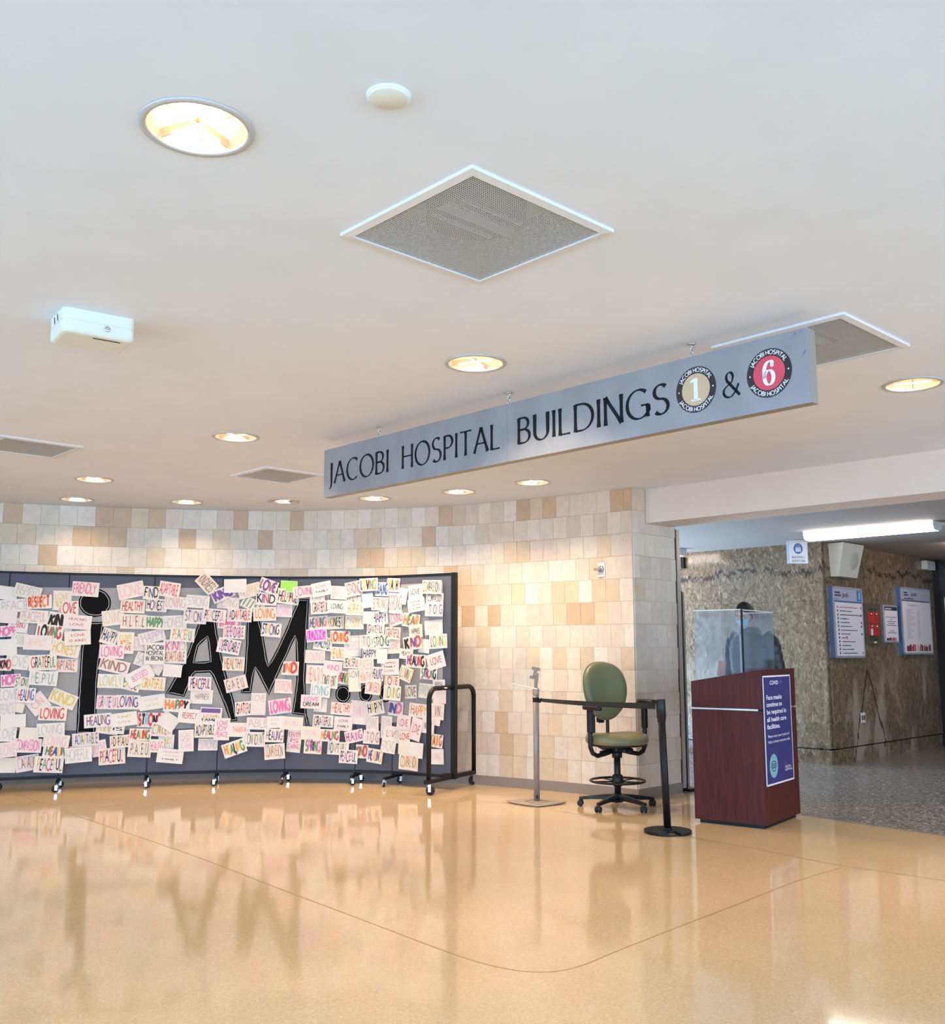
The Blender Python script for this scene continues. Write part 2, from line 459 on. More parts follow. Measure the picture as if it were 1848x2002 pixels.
def marble(name, right):
    """green-brown swirled stone with a jagged dark vein; x runs along the wall, z up"""
    m = mat(name, rgb(110, 98, 74), 0.16, coat=.0)
    nt = m.node_tree; b = nt.nodes['Principled BSDF']
    L = nt.links.new
    tc = nt.nodes.new('ShaderNodeTexCoord')
    mp = nt.nodes.new('ShaderNodeMapping'); mp.inputs['Scale'].default_value = (1.0, 1.0, .55)
    L(tc.outputs['Object'], mp.inputs['Vector'])
    n0 = nt.nodes.new('ShaderNodeTexNoise'); n0.inputs['Scale'].default_value = 19; n0.inputs['Detail'].default_value = 9; n0.inputs['Distortion'].default_value = 1.5; n0.inputs['Roughness'].default_value = .70
    L(mp.outputs[0], n0.inputs['Vector'])
    r0 = nt.nodes.new('ShaderNodeValToRGB')
    e = r0.color_ramp.elements
    e[0].position = .30; e[0].color = rgb(58, 46, 34)
    e[1].position = .72; e[1].color = rgb(200, 180, 144)
    x = e.new(.42); x.color = rgb(98, 81, 60)
    x = e.new(.50); x.color = rgb(121, 103, 77)
    x = e.new(.60); x.color = rgb(142, 123, 95)
    L(n0.outputs['Fac'], r0.inputs['Fac'])
    # wider clouds, darker towards the brown
    n1 = nt.nodes.new('ShaderNodeTexNoise'); n1.inputs['Scale'].default_value = 1.6; n1.inputs['Detail'].default_value = 4
    L(mp.outputs[0], n1.inputs['Vector'])
    mr = nt.nodes.new('ShaderNodeMapRange'); mr.inputs[1].default_value = .3; mr.inputs[2].default_value = .7; mr.inputs[3].default_value = .78; mr.inputs[4].default_value = 1.12
    L(n1.outputs['Fac'], mr.inputs[0])
    hs = nt.nodes.new('ShaderNodeHueSaturation'); hs.inputs['Hue'].default_value = .487; L(mr.outputs[0], hs.inputs['Value']); L(r0.outputs['Color'], hs.inputs['Color'])
    sep = nt.nodes.new('ShaderNodeSeparateXYZ'); L(tc.outputs['Object'], sep.inputs[0])
    def math_(op, a, bb, c=None):
        n = nt.nodes.new('ShaderNodeMath'); n.operation = op
        for i, q in enumerate((a, bb, c)):
            if q is None: continue
            if isinstance(q, (int, float)): n.inputs[i].default_value = q
            else: L(q, n.inputs[i])
        return n.outputs[0]
    # jagged vein near the top: z0(x) = mirrored zigzag plus noise
    nx = nt.nodes.new('ShaderNodeTexNoise'); nx.noise_dimensions = '1D'; nx.inputs['Scale'].default_value = 4.6; nx.inputs['Detail'].default_value = 5; nx.inputs['Roughness'].default_value = .65
    px = math_('PINGPONG', math_('ADD', sep.outputs[0], .37), .74)
    L(px, nx.inputs['W'])
    z0 = math_('ADD', 2.09 if right else 2.05, math_('MULTIPLY', nx.outputs['Fac'], .62))
    d = math_('ABSOLUTE', math_('SUBTRACT', sep.outputs[2], z0), 0)
    nw = nt.nodes.new('ShaderNodeTexNoise'); nw.inputs['Scale'].default_value = 7
    L(tc.outputs['Object'], nw.inputs['Vector'])
    wv = math_('MULTIPLY', math_('SUBTRACT', nw.outputs['Fac'], .34), .13)
    vein = math_('LESS_THAN', d, wv)
    if right:
        # inverted V of dark veins and pale pink patches low on the wall
        ax = math_('ABSOLUTE', math_('SUBTRACT', sep.outputs[0], 1.08), 0)
        leg = math_('MULTIPLY', math_('SUBTRACT', 1.14, sep.outputs[2]), math_('MULTIPLY_ADD', nx.outputs['Fac'], .5, .18))
        dl = math_('ABSOLUTE', math_('SUBTRACT', ax, leg), 0)
        low = math_('LESS_THAN', sep.outputs[2], 1.12)
        v2 = math_('MULTIPLY', math_('LESS_THAN', dl, math_('MULTIPLY', nw.outputs['Fac'], .045)), low)
        vein = math_('MAXIMUM', vein, v2)
    mp2 = nt.nodes.new('ShaderNodeMapping'); mp2.inputs['Scale'].default_value = (2.3, 2.3, .9)
    L(tc.outputs['Object'], mp2.inputs['Vector'])
    n3 = nt.nodes.new('ShaderNodeTexNoise'); n3.inputs['Scale'].default_value = 1.0; n3.inputs['Detail'].default_value = 4; n3.inputs['Distortion'].default_value = .6
    L(mp2.outputs[0], n3.inputs['Vector'])
    pr = nt.nodes.new('ShaderNodeMapRange'); pr.inputs[1].default_value = .53; pr.inputs[2].default_value = .64; L(n3.outputs['Fac'], pr.inputs[0])
    pf = nt.nodes.new('ShaderNodeMapRange'); pf.inputs[1].default_value = 1.3; pf.inputs[2].default_value = .95; L(sep.outputs[2], pf.inputs[0])
    pz = math_('MULTIPLY', pr.outputs[0], pf.outputs[0])
    mxp = nt.nodes.new('ShaderNodeMix'); mxp.data_type = 'RGBA'
    L(math_('MULTIPLY', pz, .55), mxp.inputs[0]); L(hs.outputs['Color'], mxp.inputs[6]); mxp.inputs[7].default_value = rgb(196, 174, 154)
    mx = nt.nodes.new('ShaderNodeMix'); mx.data_type = 'RGBA'
    L(math_('MULTIPLY', vein, .85), mx.inputs[0]); L(mxp.outputs[2], mx.inputs[6]); mx.inputs[7].default_value = rgb(34, 24, 24)
    L(mx.outputs[2], b.inputs['Base Color'])
    return m
M['marbleL'] = marble('swirled_stone_far', False)
M['marbleR'] = marble('swirled_stone_near', True)

# ------------------------------------------------------------------ plan of the room
HH = 2.92
H_DIR = Vector((.716, -.698, 0)); V_DIR = Vector((.698, .716, 0))      # along the header, and away down the corridor
SIDE_A = Vector((1.53, 9.38, 0)); SIDE_B = Vector((2.03, 9.88, 0))     # the return of the stone wall
ML0 = Vector((4.35, 12.2, 0)); ML_D = Vector((-.70, .714, 0)); MR_D = Vector((.714, .70, 0))
def struct(o):
    o['kind'] = 'structure'; return o

edge = [(2.03, 9.88), (2.36, 9.24), (2.70, 8.63), (3.10, 8.10), (3.51, 7.60), (9.0, 1.3)]
mb = MB(); poly = [(-9, -5), (9, -5)] + edge[::-1] + [(2.03, 11.8), (-9, 11.8)]
mb.add([(x, y, 0) for x, y in poly] + [(x, y, -.1) for x, y in poly], [tuple(range(len(poly)))])
floor = struct(mb.build('floor', M['terrazzo'], fix=False))
mb = MB(); poly = edge + [(9, 17), (2.03, 17)]
mb.add([(x, y, 0) for x, y in poly], [tuple(range(len(poly)))])
floor2 = struct(mb.build('floor_corridor', M['terrazzo_grey'], fix=False))
# thin divider strips set in the terrazzo
divm = mat('divider_strip', rgb(180, 142, 98), .3)
def strip(name, pts, w, m, parent, z=.0006):
    rib = ribbon(pts, lambda a, b, t: w)
    mb = MB(); mb.add([(p[0], p[1], z) for ab in rib for p in ab], [(2 * i, 2 * i + 1, 2 * i + 3, 2 * i + 2) for i in range(len(rib) - 1)])
    return mb.build(name, m, parent)
def floor_pts(px):
    return [tuple(at_z(x, y))[:2] for x, y in px]
def smooth_path(P, n=6):
    out = []
    for i in range(len(P) - 1):
        p0, p1, p2, p3 = P[max(i - 1, 0)], P[i], P[i + 1], P[min(i + 2, len(P) - 1)]
        for k in range(n):
            t = k / n
            out.append(tuple(.5 * ((2 * b) + (-a + c) * t + (2 * a - 5 * b + 4 * c - d) * t * t + (-a + 3 * b - 3 * c + d) * t ** 3) for a, b, c, d in zip(p0, p1, p2, p3)))
    out.append(tuple(P[-1])); return out
strip('divider_strip', smooth_path(floor_pts([(30, 1552), (150, 1595), (370, 1670), (540, 1735), (700, 1795), (850, 1852), (950, 1885), (1040, 1900), (1120, 1893), (1210, 1858), (1320, 1815), (1450, 1765), (1560, 1722), (1640, 1698)])), .009, divm, floor)
strip('divider_strip', smooth_path(floor_pts([(1340, 1634), (1480, 1660), (1620, 1688), (1720, 1703), (1848, 1722)])), .009, divm, floor)
strip('divider_strip', smooth_path(floor_pts([(60, 1590), (250, 1572), (500, 1562), (700, 1560), (940, 1566), (1120, 1590), (1300, 1617)])), .007, divm, floor)
struct(strip('trim_1', edge, .02, M['metal'], None, .0012))

# ceiling with the openings of the lamps and diffusers cut out
def ring(c, r, n=28, ph=0):
    return [(c[0] + r * math.cos(2 * PI * k / n + ph), c[1] + r * math.sin(2 * PI * k / n + ph)) for k in range(n)]
LAMP_PX = [(386, 250), (930, 710), (461, 854), (184, 937), (150, 976), (365, 981), (554, 980), (732, 974), (897, 961), (1042, 943), (1785, 751)]
LAMPS = [tuple(at_z(x, y, HH))[:2] for x, y in LAMP_PX]
LAMPS_ADDED = [(-5.6, 6.6), (5.4, 3.4), (4.0, 6.6)]     # unseen lamps added past the edges of the view for more light
LAMP_R = .148
SIGN_U = Vector((.6841, -.7294, 0)); SIGN_V = Vector((.7294, .6841, 0))
def square(c, s):
    q = []
    for a, b in ((-1, -1), (1, -1), (1, 1), (-1, 1)):
        p = Vector((c[0], c[1], 0)) + SIGN_U * (a * s / 2) + SIGN_V * (b * s / 2)
        q.append((p.x, p.y))
    return q
DIFF = [((.015, 3.535), .73), ((1.745, 4.93), .72), ((-1.745, 8.69), .60), ((-3.42, 7.47), .60)]
loops = [[(-9, -5), (9, -5), (9, 11.8), (-9, 11.8)]]
loops += [ring(c, LAMP_R) for c in LAMPS + LAMPS_ADDED]
loops += [square(c, s - .07) for c, s in DIFF]
bm = bmesh.new(); es = []
for lp in loops:
    vv = [bm.verts.new((x, y, HH)) for x, y in lp]
    es += [bm.edges.new((vv[i], vv[(i + 1) % len(vv)])) for i in range(len(vv))]
bmesh.ops.triangle_fill(bm, use_beauty=True, use_dissolve=False, edges=es)
for f in bm.faces:
    if f.normal.z > 0: f.normal_flip()
me = bpy.data.meshes.new('ceiling'); bm.to_mesh(me); bm.free(); me.materials.append(M['ceiling'])
ceil = bpy.data.objects.new('ceiling', me); COL.objects.link(ceil); struct(ceil)
# closes the room above the openings
struct(MB().box((0, 3.4, 3.35), (18, 16.8, .06)).build('ceiling_slab', M['dark']))

# header over the corridor opening, and the corridor's lower ceiling
def frame_box(o, a, b, a0, a1, b0, b1, z0, z1):
    pts = [o + a * p + b * q for p, q in ((a0, b0), (a1, b0), (a1, b1), (a0, b1))]
    mb = MB(); mb.prism([(p.x, p.y) for p in pts], z0, z1); return mb
HP = Vector((1.70, 9.50, 0))
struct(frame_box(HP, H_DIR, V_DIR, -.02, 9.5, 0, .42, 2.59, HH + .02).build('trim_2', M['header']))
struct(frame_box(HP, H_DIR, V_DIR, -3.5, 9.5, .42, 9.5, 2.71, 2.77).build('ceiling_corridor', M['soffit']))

# outer walls; glazed fronts behind and left of the viewer, right-hand openings added for light
def wall_with_openings(name, o, a, length, opens, zlo, zhi, thick=.12):
    n = Vector((a.y, -a.x, 0)); mb = MB()
    def bx(s0, s1, z0, z1):
        pts = [o + a * s0, o + a * s1, o + a * s1 + n * thick, o + a * s0 + n * thick]
        mb.prism([(p.x, p.y) for p in pts], z0, z1)
    s = 0
    for (a0, a1) in opens:
        bx(s, a0, 0, 3.3); bx(a0, a1, 0, zlo); bx(a0, a1, zhi, 3.3); s = a1
    bx(s, length, 0, 3.3)
    return struct(mb.build(name, M['wallpaint']))
wall_with_openings('wall_front', Vector((-9, -5, 0)), Vector((1, 0, 0)), 18, [(.5 + 4.4 * k, .5 + 4.4 * k + 3.9) for k in range(4)], .2, 2.8)
wall_with_openings('wall_left', Vector((-9, 17, 0)), Vector((0, -1, 0)), 22, [(22 - 9.05, 22 - 5.15), (22 - 4.65, 22 - .75)][0:2], .2, 2.8)
wall_with_openings('wall_right', Vector((9, -5, 0)), Vector((0, 1, 0)), 22, [(.65, 4.55), (5.05, 8.95)], .2, 2.8)  # unseen openings added on this side to brighten the stone return
struct(MB().box((0, 17.06, 1.65), (18.2, .12, 3.3)).build('wall_end', M['wallpaint']))
fr = mat('window_frame_grey', rgb(120, 122, 124), .4, .6)
for k in range(4):
    mb = MB(); x0 = -8.5 + 4.4 * k
    for q in range(4): mb.box((x0 + .03 + q * 1.28, -5.05, 1.5), (.06, .08, 2.6))
    for z in (.23, 2.1, 2.77): mb.box((x0 + 1.95, -5.05, z), (3.9, .07, .06))
    struct(mb.build('window_%d' % (k + 1), fr))
for k in range(2):
    mb = MB(); y0 = -4.25 + 4.4 * k
    for q in range(4): mb.box((-9.05, y0 - .1 + .03 + q * 1.28, 1.5), (.08, .06, 2.6))
    for z in (.23, 2.1, 2.77): mb.box((-9.05, y0 + 1.85, z), (.07, 3.9, .06))
    struct(mb.build('window_%d' % (k + 5), fr))
for k in range(2):  # frames of the added right-hand openings
    mb = MB(); y0 = -4.35 + 4.4 * k
    for q in range(4): mb.box((9.05, y0 + .03 + q * 1.28, 1.5), (.08, .06, 2.6))
    for z in (.23, 2.1, 2.77): mb.box((9.05, y0 + 1.95, z), (.07, 3.9, .06))
    struct(mb.build('window_%d' % (k + 7), fr))

# ------------------------------------------------------------------ curved stone wall
WALL_PTS = [(-9.0, 7.9), (-7.6, 9.0), (-6.3, 9.78), (-5.1, 10.32), (-3.8, 10.74), (-2.6, 10.97), (-1.75, 10.97), (-.30, 10.62), (.47, 10.20), (1.17, 9.70), (1.53, 9.38)]
WP = smooth_path(WALL_PTS, 24)
CUM = [0.0]
for p, q in zip(WP[:-1], WP[1:]): CUM.append(CUM[-1] + math.hypot(q[0] - p[0], q[1] - p[1]))
WLEN = CUM[-1]
def wall_at(s):
    import bisect
    i = min(max(bisect.bisect_right(CUM, s) - 1, 0), len(WP) - 2)
    t = (s - CUM[i]) / (CUM[i + 1] - CUM[i])
    p, q = WP[i], WP[i + 1]
    return Vector((p[0] + (q[0] - p[0]) * t, p[1] + (q[1] - p[1]) * t, 0)), Vector((q[0] - p[0], q[1] - p[1], 0)).normalized()
def curved_band(off0, off1, z0, z1, n=90):
    """a band following the wall between two offsets into the room"""
    mb = MB(); r = []
    for k in range(n + 1):
        p, t = wall_at(WLEN * k / n); nn = Vector((t.y, -t.x, 0))
        a, b = p + nn * off0, p + nn * off1
        r.append([(a.x, a.y, z0), (b.x, b.y, z0), (b.x, b.y, z1), (a.x, a.y, z1)])
    mb.loft(r); mb.smooth = [False] * len(mb.f)
    return mb
wall_back = struct(curved_band(-.12, 0, 0, HH + .3).build('wall_back', M['grout']))
BH = .095
struct(curved_band(.0, .016, 0, BH).build('baseboard_back', M['base']))

rng = random.Random(11)
TW, ROWS = .1745, 13
TH = (HH - BH) / ROWS
def tile_mesh(w, h, d, m):
    mb = MB(); mb.box((0, -d / 2, 0), (w, d, h), bev=0)
    me = mb.mesh('tile', m); return me
TILE_ME = [tile_mesh(TW - .0022, TH - .0022, .011, m) for m in TILE_MATS]
S7 = 2.603; S6 = 2.8875; S4 = 4.2
DARK = [(p[0] / S6, 960 + p[1] / S6) for p in [(545, 165), (640, 165), (490, 275), (590, 275), (690, 275), (1055, 280), (1490, 280), (235, 385), (1700, 175), (1365, 175), (40, 160), (885, 165)]]
DARK += [(620 + p[0] / S7, 900 + p[1] / S7) for p in [(583, 385), (275, 495), (685, 285), (1197, 245), (650, 550), (780, 785), (910, 785), (1290, 775), (1350, 775), (1070, 255), (1560, 200)]]
DARK += [(960 + p[0] / S4, 1260 + p[1] / S4) for p in [(90, 610), (145, 790)]]
TAN = [(p[0] / S6, 960 + p[1] / S6) for p in [(190, 275), (1230, 280), (915, 390), (290, 470), (705, 470), (1660, 470), (60, 290), (800, 165)]]
TAN += [(620 + p[0] / S7, 900 + p[1] / S7) for p in [(750, 285), (1135, 245), (235, 395), (310, 395), (480, 490), (1070, 465), (310, 565), (440, 560), (720, 570), (690, 650), (760, 660), (810, 670), (1262, 660), (1450, 650), (1520, 650), (1230, 775), (1420, 775), (870, 880), (1110, 970), (1360, 970), (980, 465), (1440, 420), (1410, 545), (1010, 660)]]
TAN += [(960 + p[0] / S4, 1260 + p[1] / S4) for p in [(145, 445), (520, 600), (245, 800), (460, 820), (520, 1000), (290, 990), (180, 990), (770, 60), (560, 60), (1150, 90)]]
tiles = []
for r in range(ROWS):
    z = BH + (r + .5) * TH
    s = -rng.uniform(0, TW)
    while s < WLEN - .05:
        w = TW * (1.05 if s < WLEN * .60 else .90)
        c = s + w / 2
        if s > WLEN - .05: break
        if s + w > WLEN - .05: w = WLEN - s; c = s + w / 2
        if c > .1: tiles.append((c, z, r, w))
        s += w
tiles2 = []
vis = []; hid = []
for (c, z, r, w) in tiles:
    p, t = wall_at(c); x, y = to_px((p.x, p.y, z))
    seen = x > -14 and (z > 2.0 or x > 880)
    (vis if seen else hid).append((c, z, r, x, y, w))
vis.sort(key=lambda q: -(q[3] > -14))
def tile_kind(x, y, r, near):
    for (a, b) in DARK:
        if abs(a - x) < near * .55 and abs(b - y) < 20: return 4
    for (a, b) in TAN:
        if abs(a - x) < near * .55 and abs(b - y) < 20: return 3
    q = rng.random()
    return 0 if q < .45 else 1 if q < .78 else 2
def tile_frame(c, z):
    p, t = wall_at(c); n = Vector((t.y, -t.x, 0))
    j = rng.uniform(-.001, .0006)
    return Matrix(((t.x, -n.x, 0, p.x + n.x * j), (t.y, -n.y, 0, p.y + n.y * j), (0, 0, 1, z), (0, 0, 0, 1)))
# of the tiles in view the 300 that show largest are pieces of their own, the rest one surface
vis.sort(key=lambda q: math.hypot(*wall_at(q[0])[0][:2]))
stuff = MB()
for i, (c, z, r, x, y, w) in enumerate(vis + hid):
    k = tile_kind(x, y, r, 26 if x > 620 else 33)
    if i < 300 and i < len(vis):
        o = bpy.data.objects.new('tile', TILE_ME[k]); o.matrix_world = tile_frame(c, z) @ Matrix.Diagonal(((w - .0022) / (TW - .0022), 1, 1, 1))
        COL.objects.link(o); o.parent = wall_back
    else:
        stuff.M = tile_frame(c, z); stuff.cur = k
        stuff.box((0, -.0055, 0), (w - .0022, .011, TH - .0022))
stuff.M = Matrix.Identity(4)
tag(stuff.build('tile_field', TILE_MATS, wall_back), kind='stuff')
print('tiles', len(vis), len(hid))

# the return of the stone wall beside the corridor
q = [(1.53, 9.38), (2.03, 9.88), (1.50, 10.41), (1.0, 9.91)]
mbs = MB(); mbs.prism(q, 0, HH + .3); wall_side = struct(mbs.build('wall_side', M['grout']))
SD = (SIDE_B - SIDE_A).normalized(); SN = Vector((SD.y, -SD.x, 0)); SL = (SIDE_B - SIDE_A).length
for r in range(ROWS):
    z = BH + (r + .5) * TH
    s = 0.0; first = True
    while s < SL - .02:
        w = (TW * (.55 if r % 2 else 1.0)) if first else TW
        w = min(w, SL - s)
        p = SIDE_A + SD * (s + w / 2); x, y = to_px((p.x, p.y, z))
        k = 3 if (r == 12 and s < .05) or rng.random() < .13 else (2 if rng.random() < .62 else 0)
        mb = MB(); 
        me = TILE_ME[k] if abs(w - TW) < 1e-4 else tile_mesh(w - .0022, TH - .0022, .011, TILE_MATS[k])
        o = bpy.data.objects.new('tile', me)
        o.matrix_world = Matrix(((SD.x, -SN.x, 0, p.x), (SD.y, -SN.y, 0, p.y), (0, 0, 1, z), (0, 0, 0, 1)))
        COL.objects.link(o); o.parent = wall_side
        s += w; first = False
mb = frame_box(SIDE_A, SD, SN, -.016, SL, 0, .016, 0, BH)
struct(mb.build('baseboard_side', M['base']))

# door jamb at the end of the return: dark reveal and an aluminium channel
J = SIDE_B + SD * .004
mb = frame_box(J, SD, SN, 0, .02, -.10, .0, .0, 2.585); mb.cur = 1
mb2 = frame_box(J, SD, SN, .02, .075, -.12, .012, .04, 2.575); mb.add(mb2.v, mb2.f)
struct(mb.build('trim_3', [M['dark'], mat('cream_aluminium', rgb(188, 172, 158), .4, .3)]))

# ------------------------------------------------------------------ swirled-stone corridor walls
def stone_wall(name, d, flip, length, seams, m):
    """a wall frame at ML0: local x along the wall, local y square to it (k = +1 where y points into the corridor)"""
    n = Vector((-d.y, d.x, 0)); k = 1 if flip else -1
    Mx = Matrix(((d.x, n.x, 0, ML0.x), (d.y, n.y, 0, ML0.y), (0, 0, 1, 0), (0, 0, 0, 1)))
    mb = MB(); mb.box((length / 2 + .09, -.08 * k, 1.36), (length - .18, .12, 2.72))
    w = struct(mb.build(name, M['dark'])); w.matrix_world = Mx
    xs = [0.0] + seams + [length]
    for a, b in zip(xs[:-1], xs[1:]):
        for z0, z1, dep in ((0.0, .172, -.012), (.188, 1.98, .0), (1.983, 2.72, .0)):
            e0 = 0 if a == 0 else .0015
            mb = MB(); mb.box(((a + e0 + b - .0015) / 2, (dep - .011) * k, (z0 + z1) / 2), (b - a - .0015 - e0, .022, z1 - z0))
            mb.build('slab', m, w)
    return w, Mx
wall_cl, MXL = stone_wall('wall_corridor_far', ML_D, True, 5.0, [1.46, 2.9], M['marbleL'])
wall_cr, MXR = stone_wall('wall_corridor_near', MR_D, False, 7.0, [2.62, 3.44], M['marbleR'])

# ------------------------------------------------------------------ folding partition
BOARD_PX = [(-175, 9.55), (10, 9.88), (128, 10.08), (297, 10.33), (432, 10.50), (563, 10.60), (699, 10.55), (771, 10.44), (885, 10.08)]
BP = []
for x, Y in BOARD_PX:
    d = ray(x, 1275); BP.append(Vector((d.x / d.y * Y, Y, 0)))
BS = [0.0]
for p, q in zip(BP[:-1], BP[1:]): BS.append(BS[-1] + (q - p).length)
BZ0, BZ1 = .115, 2.15
def seg_frame(i):
    t = (BP[i + 1] - BP[i]).normalized(); return t, Vector((t.y, -t.x, 0))
def board_point(s, z, off=0.0):
    i = 0
    while i < len(BP) - 2 and s > BS[i + 1]: i += 1
    t, n = seg_frame(i); p = BP[i] + t * (s - BS[i])
    # offsets meet on the bisector at the folds
    f = min(max((s - BS[i]) / (BS[i + 1] - BS[i]), 0), 1)
    tp = seg_frame(max(i - 1, 0))[1]; tn = seg_frame(min(i + 1, len(BP) - 2))[1]
    if s - BS[i] < .05: n = (n + (tp + n).normalized() * (1 - (s - BS[i]) / .05)).normalized()
    elif BS[i + 1] - s < .05: n = (n + (tn + n).normalized() * (1 - (BS[i + 1] - s) / .05)).normalized()
    return Vector((p.x + n.x * off, p.y + n.y * off, z))
def board_hit(x, y):
    """where the line of sight through a pixel meets the board: (along, height, panel)"""
    d = ray(x, y); best = None
    for i in range(len(BP) - 1):
        t = BP[i + 1] - BP[i]
        den = d.x * t.y - d.y * t.x
        k = (BP[i].x * t.y - BP[i].y * t.x) / den
        q = Vector((d.x * k, d.y * k, 0)); f = (q - BP[i]).dot(t) / t.length_squared
        if -1e-6 <= f <= 1 + 1e-6 or (i == len(BP) - 2 and f > 1) or (i == 0 and f < 0):
            best = (BS[i] + f * t.length, CAMZ + d.z * k, i); break
    return best
fabric = mat('grey_fabric', rgb(92, 94, 104), .95, spec=.1, vary=.10, scale=160, bump=.15, bscale=500)
banner_m = mat('light_grey_felt', rgb(158, 154, 151), .95, spec=.1, vary=.06, scale=60, bump=.1, bscale=400)
black_felt = mat('black_paper', (.007, .007, .007, 1), .9, spec=.1)
chalk = mat('white_chalk_line', rgb(200, 196, 190), .9)
screen = empty('folding_partition', BP[4], 0, 'long grey fabric folding room divider in a black frame, covered in pinned sheets', 'partition')
S0 = Matrix.Translation(-BP[4])
PT = .044
for i in range(len(BP) - 1):
    t, n = seg_frame(i); L = (BP[i + 1] - BP[i]).length
    Mx = S0 @ Matrix(((t.x, -n.x, 0, BP[i].x), (t.y, -n.y, 0, BP[i].y), (0, 0, 1, 0), (0, 0, 0, 1)))
    mb = MB(); mb.M = Mx
    mb.box((L / 2, 0, (BZ0 + BZ1) / 2), (L - .006, PT - .006, BZ1 - BZ0 - .03))
    pn = mb.build('panel', fabric, screen)
    mb = MB(); mb.M = Mx
    mb.box((L / 2, 0, BZ1 - .009), (L + .01, PT + .004, .022)); mb.box((L / 2, 0, BZ0 + .012), (L + .01, PT + .004, .030))
    for x in (.004, L - .004): mb.box((x, 0, (BZ0 + BZ1) / 2), (.006, PT - .002, BZ1 - BZ0 - .02))
    mb.build('rail', M['dark'], pn)
def add_caster(parent, p, rz, r=.036):
    """fork and wheel under a point at height z = p.z"""
    T = S0 @ Matrix.Translation(p) @ Matrix.Rotation(rz, 4, 'Z')
    mb = MB(); mb.M = T
    z = p[2]
    mb.tube([(0, 0, 0), (0, 0, -.02)], .012, 8)
    for s in (-1, 1): mb.box((.012, s * .017, -.02 - (z - .02 - r) / 2), (.026, .003, max(z - .02 - r, .01) + .024))
    mb.box((.006, 0, -.021), (.034, .037, .004))
    c = mb.build('caster', M['chrome'], parent)
    mb = MB(); mb.M = T
    prof = [(0, -.012), (r * .8, -.012), (r, -.007), (r, .007), (r * .8, .012), (0, .012)]
    mb.lathe(prof, (.018, 0, -(z - r)), 16, rot=Matrix.Rotation(PI / 2, 4, 'X'))
    o = mb.build('wheel', M['rubber'], parent)
    return o
for i in range(1, len(BP) - 1):
    t0, n0 = seg_frame(i - 1); t1, n1 = seg_frame(i); n = (n0 + n1).normalized()
    p = BP[i]
    mb = MB(); mb.M = S0
    mb.tube([(p.x, p.y, BZ0), (p.x, p.y, .07)], .016, 8)
    hl = .16 if 3 <= i <= 6 else .19
    a = p + n * hl; b = p - n * hl
    ang = math.atan2(n.y, n.x)
    bar = Matrix.Translation((p.x, p.y, .083)) @ Matrix.Rotation(ang, 4, 'Z')
    mb.box((0, 0, 0), (0, 0, 0)); mb.v = mb.v[:-8]; mb.f = mb.f[:-6]; mb.mi = mb.mi[:-6]; mb.smooth = mb.smooth[:-6]
    mb.M = S0 @ bar; mb.box((0, 0, 0), (2 * hl, .030, .022))
    ft = mb.build('foot', M['dark'], screen)
    for q in (a, b):
        add_caster(ft, (q.x, q.y, .073), ang + rng.uniform(-2.5, 2.5), .030)
# end frame: bent tube hoop on a bar with two casters
E0 = BP[-1]; t, n = seg_frame(len(BP) - 2)
PF = Vector(at_z(838, 1555)); PB = Vector(at_z(922, 1532)); PB = E0 - (PF - E0)
e = (PF - PB).normalized()
def ep(k, z): return (E0.x + e.x * k, E0.y + e.y * k, z)
HL = (PF - E0).length
mb = MB(); mb.M = S0
path = [ep(HL, .13)] + [ep(HL, z) for z in (.5, .88)]
for k in range(1, 7): path.append(ep(HL - .12 + .12 * math.cos(k * PI / 12), .88 + .12 * math.sin(k * PI / 12)))
for k in range(6, 0, -1): path.append(ep(-HL + .12 - .12 * math.cos(k * PI / 12), .88 + .12 * math.sin(k * PI / 12)))
path += [ep(-HL, z) for z in (.88, .5, .13)]
mb.tube(path, .024, 10)
ef = mb.build('end_frame', M['dark'], screen)
mb = MB(); mb.M = S0 @ Matrix.Translation((E0.x, E0.y, .125)) @ Matrix.Rotation(math.atan2(e.y, e.x), 4, 'Z')
mb.box((0, 0, 0), (2 * HL + .10, .05, .035)); mb.box((.15, -.0, .03), (.10, .06, .03))
mb.build('foot_bar', M['dark'], ef)
mb = MB(); mb.M = S0 @ Matrix.Translation((E0.x, E0.y, 0)) @ Matrix.Rotation(math.atan2(t.y, t.x), 4, 'Z')
mb.box((.022, 0, (BZ1 + .10) / 2 + .005), (.045, .052, BZ1 - .10)); mb.build('end_post', M['dark'], screen)
mb = MB(); mb.M = S0; p = ep(.19, 1.004); mb.box((0, 0, 0), (.001, .001, .001))
mb.v = []; mb.f = []; mb.mi = []; mb.smooth = []
mb.M = S0 @ Matrix.Translation((p[0] + t.x * .022, p[1] + t.y * .022 - .005, 1.0)) @ Matrix.Rotation(math.atan2(e.y, e.x), 4, 'Z'); mb.box((0, .012, 0), (.045, .012, .012), bev=.003)
mb.build('pull_tab', M['white_plastic'], ef)
for k in (HL, -HL):
    p = ep(k, .108); add_caster(ef, p, math.atan2(e.y, e.x) + (1.9 if k > 0 else -.5), .044)

